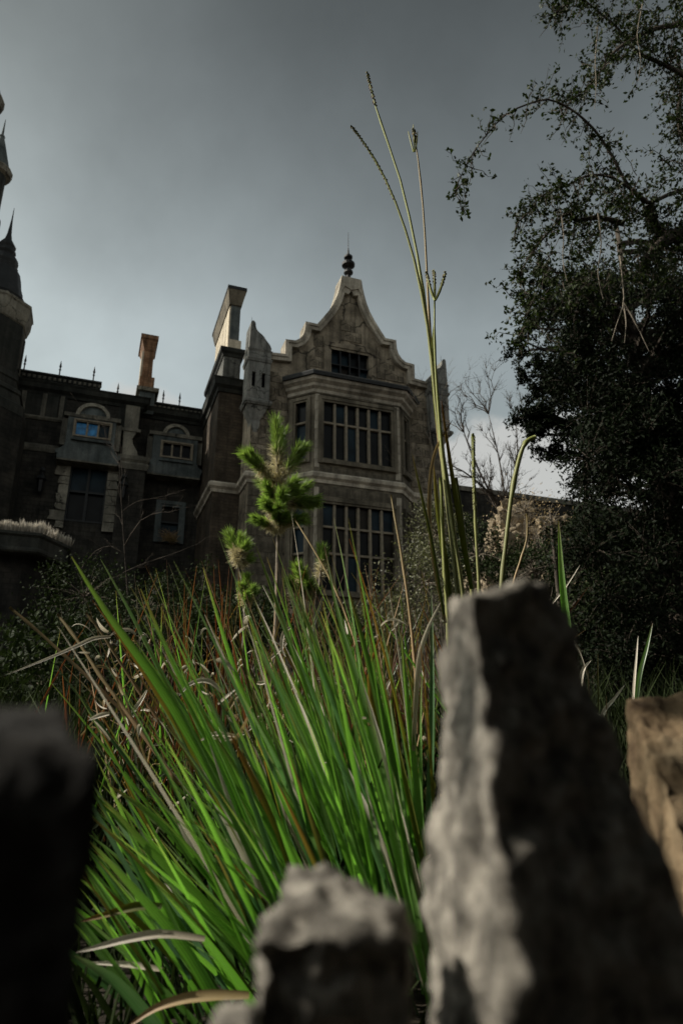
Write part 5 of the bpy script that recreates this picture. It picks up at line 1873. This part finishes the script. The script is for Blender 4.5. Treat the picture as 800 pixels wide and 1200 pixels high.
BG = 'boulders on the garden bank'
r4 = random.Random(44)
blabs = ['tan', 'brown', 'pale']
for i in range(26):
    x = r4.uniform(3.0, 6.4)
    y = r4.uniform(14.8, 17.5)
    z = hgt(x, y)
    s = r4.uniform(.25, .6)
    cr = []
    for dz in (-.3, .7):
        for dx, dy in ((-1, -1), (1, -1), (1, 1), (-1, 1)):
            cr.append((x + dx * s * r4.uniform(.5, .8), y + dy * s * r4.uniform(.5, .8), z + dz * s * r4.uniform(.8, 1.1)))
    rock('boulder', cr, M['bank'], 'tan boulder lodged in the scrubby bank between the bare tree and the evergreens', 'boulder', BG, 3, .03, i, .09)
shrub('dry twiggy brush on top of the sunlit bank', at(615, 600, 15.5), .8, 9, .05, M['tan_stalk'], 51, 'dry brush on the bank')
shrub('second dry brush lower on the sunlit bank beside the evergreens', at(645, 615, 14.8), .6, 9, .05, M['tan_stalk'], 52, 'dry brush on the bank')


# ------------------------------------------------------------------ young pines
def pine(label, base, shoots, trunk, seed, grp='young pines in the garden'):
    r = random.Random(seed)
    t = empty('young_pine', base, 0, label, 'pine', grp)
    mb = MB()
    tube(mb, trunk, [.03 - .02 * i / (len(trunk) - 1) for i in range(len(trunk))], 7)
    world_part(mb, 'trunk', M['bark_pale'], t, smooth=True)
    extra = []
    for (st, tip, ln, dryf) in shoots:
        j = Vector((r.gauss(0, .05), r.gauss(0, .08), r.gauss(0, .04)))
        extra.append((st + Vector((0, 0, -.04)), tip + j + Vector((0, 0, -.05)), ln * .9, min(.8, dryf + .15)))
    for (st, tip, ln, dryf) in shoots + extra:
        d = tip - st
        L_ = d.length
        dn = d.normalized()
        mb = MB()
        tube(mb, wander(st, tip, 6, .03, r), [.013, .012, .011, .01, .009, .006], 6)
        sh = world_part(mb, 'shoot', M['bark_pale'], t, smooth=True)
        for kind, cnt in (('green', int(480 * (1 - dryf) + 160)), ('dry', int(520 * dryf))):
            mb = MB()
            for k in range(cnt):
                u = r.uniform(.38, 1.05) if kind == 'green' else r.uniform(0.0, .6)
                p = st + d * u
                a = Vector((r.gauss(0, 1), r.gauss(0, 1), r.gauss(0, 1)))
                a = (a - dn * a.dot(dn)).normalized()
                if kind == 'green':
                    fwd = r.uniform(1.0, 3.2)
                    nd_ = (a + dn * fwd).normalized()
                    l = ln * r.uniform(.75, 1.3)
                else:
                    nd_ = (a * r.uniform(.5, 1) - dn * r.uniform(-1.5, .1) + Vector((0, 0, -.22))).normalized()
                    l = ln * r.uniform(.5, 1.0)
                q = p + nd_ * l + Vector((0, 0, -.12 * l))
                m = p.lerp(q, .5) + Vector((0, 0, .04 * l))
                s = nd_.cross(Vector((r.uniform(-1, 1), r.uniform(-1, 1), r.uniform(-1, 1)))).normalized() * .0034
                mb.add([p - s, p + s, m + s, m - s, q], [(0, 1, 2, 3), (3, 2, 4)], [(0, 0), (1, 0), (1, .5), (0, .5), (.5, 1)])
            o = mb.build('green_needles' if kind == 'green' else 'dry_needles', M['needle'] if kind == 'green' else M['needle_dry'], sh, uv=True, fix=False)
    return t


def P7(x, y, Y=7.0):
    return at(x, y, Y)


pb = P7(325, 760); pb.z = hgt(pb.x, 7.0)
pine('young pine with bright green and straw needles in front of the house corner', pb, [
    (P7(325, 560), P7(323, 500), .17, .35), (P7(322, 562), P7(295, 534, 6.8), .15, .45), (P7(326, 568), P7(354, 528, 7.1), .15, .25),
    (P7(326, 585), P7(343, 566, 6.9), .14, .3), (P7(322, 575), P7(308, 556, 7.1), .14, .6), (P7(326, 600), P7(356, 572, 7.2), .13, .25), (P7(324, 620), P7(334, 606, 6.8), .12, .75), (P7(324, 585), P7(314, 570, 6.8), .13, .7), (P7(326, 590), P7(366, 585, 7.1), .13, .1), (P7(325, 600), P7(313, 590, 6.8), .14, .4),
    (P7(325, 605), P7(330, 580, 6.7), .15, .4), (P7(325, 615), P7(302, 608, 6.9), .12, .5), (P7(326, 610), P7(352, 606, 6.9), .12, .6), (P7(325, 612), P7(326, 596, 6.7), .14, .5)],
     [pb, P7(324, 720), P7(325, 670), P7(326, 620), P7(325, 560), P7(323, 512)], 1)
pb = P7(286, 760, 6.6); pb.z = hgt(pb.x, 6.6)
pine('small low pine left of the young pine, two straw coloured tufts', pb, [
    (P7(280, 660, 6.6), P7(270, 630, 6.6), .13, .55), (P7(278, 655, 6.6), P7(288, 640, 6.5), .12, .7), (P7(287, 700, 6.6), P7(288, 680, 6.6), .11, .45), (P7(287, 705, 6.6), P7(296, 692, 6.5), .1, .4)],
     [pb, P7(288, 720, 6.6), P7(284, 680, 6.6), P7(278, 655, 6.6)], 2)
pb = P7(370, 760, 6.7); pb.z = hgt(pb.x, 6.7)
pine('small low pine right of the young pine, below the bay corner', pb, [
    (P7(376, 672, 6.7), P7(377, 648, 6.7), .13, .2), (P7(358, 690, 6.7), P7(350, 668, 6.6), .13, .35), (P7(350, 696, 6.7), P7(342, 684, 6.6), .12, .65), (P7(362, 700, 6.7), P7(362, 686, 6.6), .12, .5)],
     [pb, P7(370, 720, 6.7), P7(374, 690, 6.7), P7(377, 655, 6.7)], 3)

# ------------------------------------------------------------------ unseen trees added around the viewpoint to shade the near foreground
def added_canopy(label, base, blobs, seed, n=1700, size=.34):
    r = random.Random(seed)
    rs = np.random.default_rng(seed)
    t = empty('added_shade_tree', base, 0, label, 'tree', 'added shade trees behind the viewpoint')
    mb = MB()
    cs = []
    top = max(b[0].z for b in blobs)
    tube(mb, [base, base.lerp(Vector((base.x, base.y, top)), .5), Vector((base.x + .2, base.y, top))], [.3, .2, .06], 8)
    for c, rad in blobs:
        tube(mb, wander(Vector((base.x, base.y, c.z * .6)), c, 5, .06, r), [.09, .07, .05, .03, .01], 5)
        d = rs.normal(size=(n, 3))
        d /= np.linalg.norm(d, axis=1)[:, None]
        cs.append(np.array(c) + d * rad * rs.uniform(.3, 1.05, size=(n, 1)))
    world_part(mb, 'trunk', M['bark'], t)
    leaves('crown', np.concatenate(cs), size, M['dark_leaf'], t, rs=rs)


for i, (x, y, lab) in enumerate([(-6.5, -5.5, 'added broad shade tree behind the viewpoint to the left'), (0.3, -6.5, 'added broad shade tree straight behind the viewpoint'),
                                 (6.5, -5.0, 'added broad shade tree behind the viewpoint to the right'), (7.5, 1.2, 'added broad shade tree beside the viewpoint to the right'), (3.4, -2.6, 'added shade tree whose crown hangs over the viewpoint')]):
    rr = random.Random(60 + i)
    added_canopy(lab, Vector((x, y, 0)), [(Vector((x + rr.uniform(-2.6, 2.6), y + rr.uniform(-1.8, 1.8), rr.uniform(1.0, 8.0) if i < 4 else rr.uniform(6.0, 8.0))), rr.uniform(1.3, 2.0)) for _ in range(28)], 70 + i)

r = random.Random(91)  # unseen sapling added for the dappled shade on the stones
dp = empty('added_sapling', Vector((-2.3, 0.5, 0)), 0, 'thin unseen sapling added left of the viewpoint to dapple the stones with shade', 'sapling')
mb = MB()
tube(mb, [Vector((-2.3, .5, 0)), Vector((-2.3, .5, 1.8)), Vector((-2.2, .45, 3.4))], [.03, .022, .008], 6)
lc = []
for k in range(9):
    p = Vector((-2.25, .48, r.uniform(1.9, 3.4)))
    q = p + Vector((r.uniform(-.5, .5), r.uniform(-.55, .5), r.uniform(-.1, .35)))
    tube(mb, [p, p.lerp(q, .5), q], [.008, .006, .003], 4)
    for j in range(5):
        lc.append(p.lerp(q, r.uniform(.3, 1.1)) + Vector((r.gauss(0, .05), r.gauss(0, .05), r.gauss(0, .05))))
world_part(mb, 'trunk', M['bark'], dp)
leaves('foliage', lc, .075, M['oak_leaf'], dp, aspect=.6)
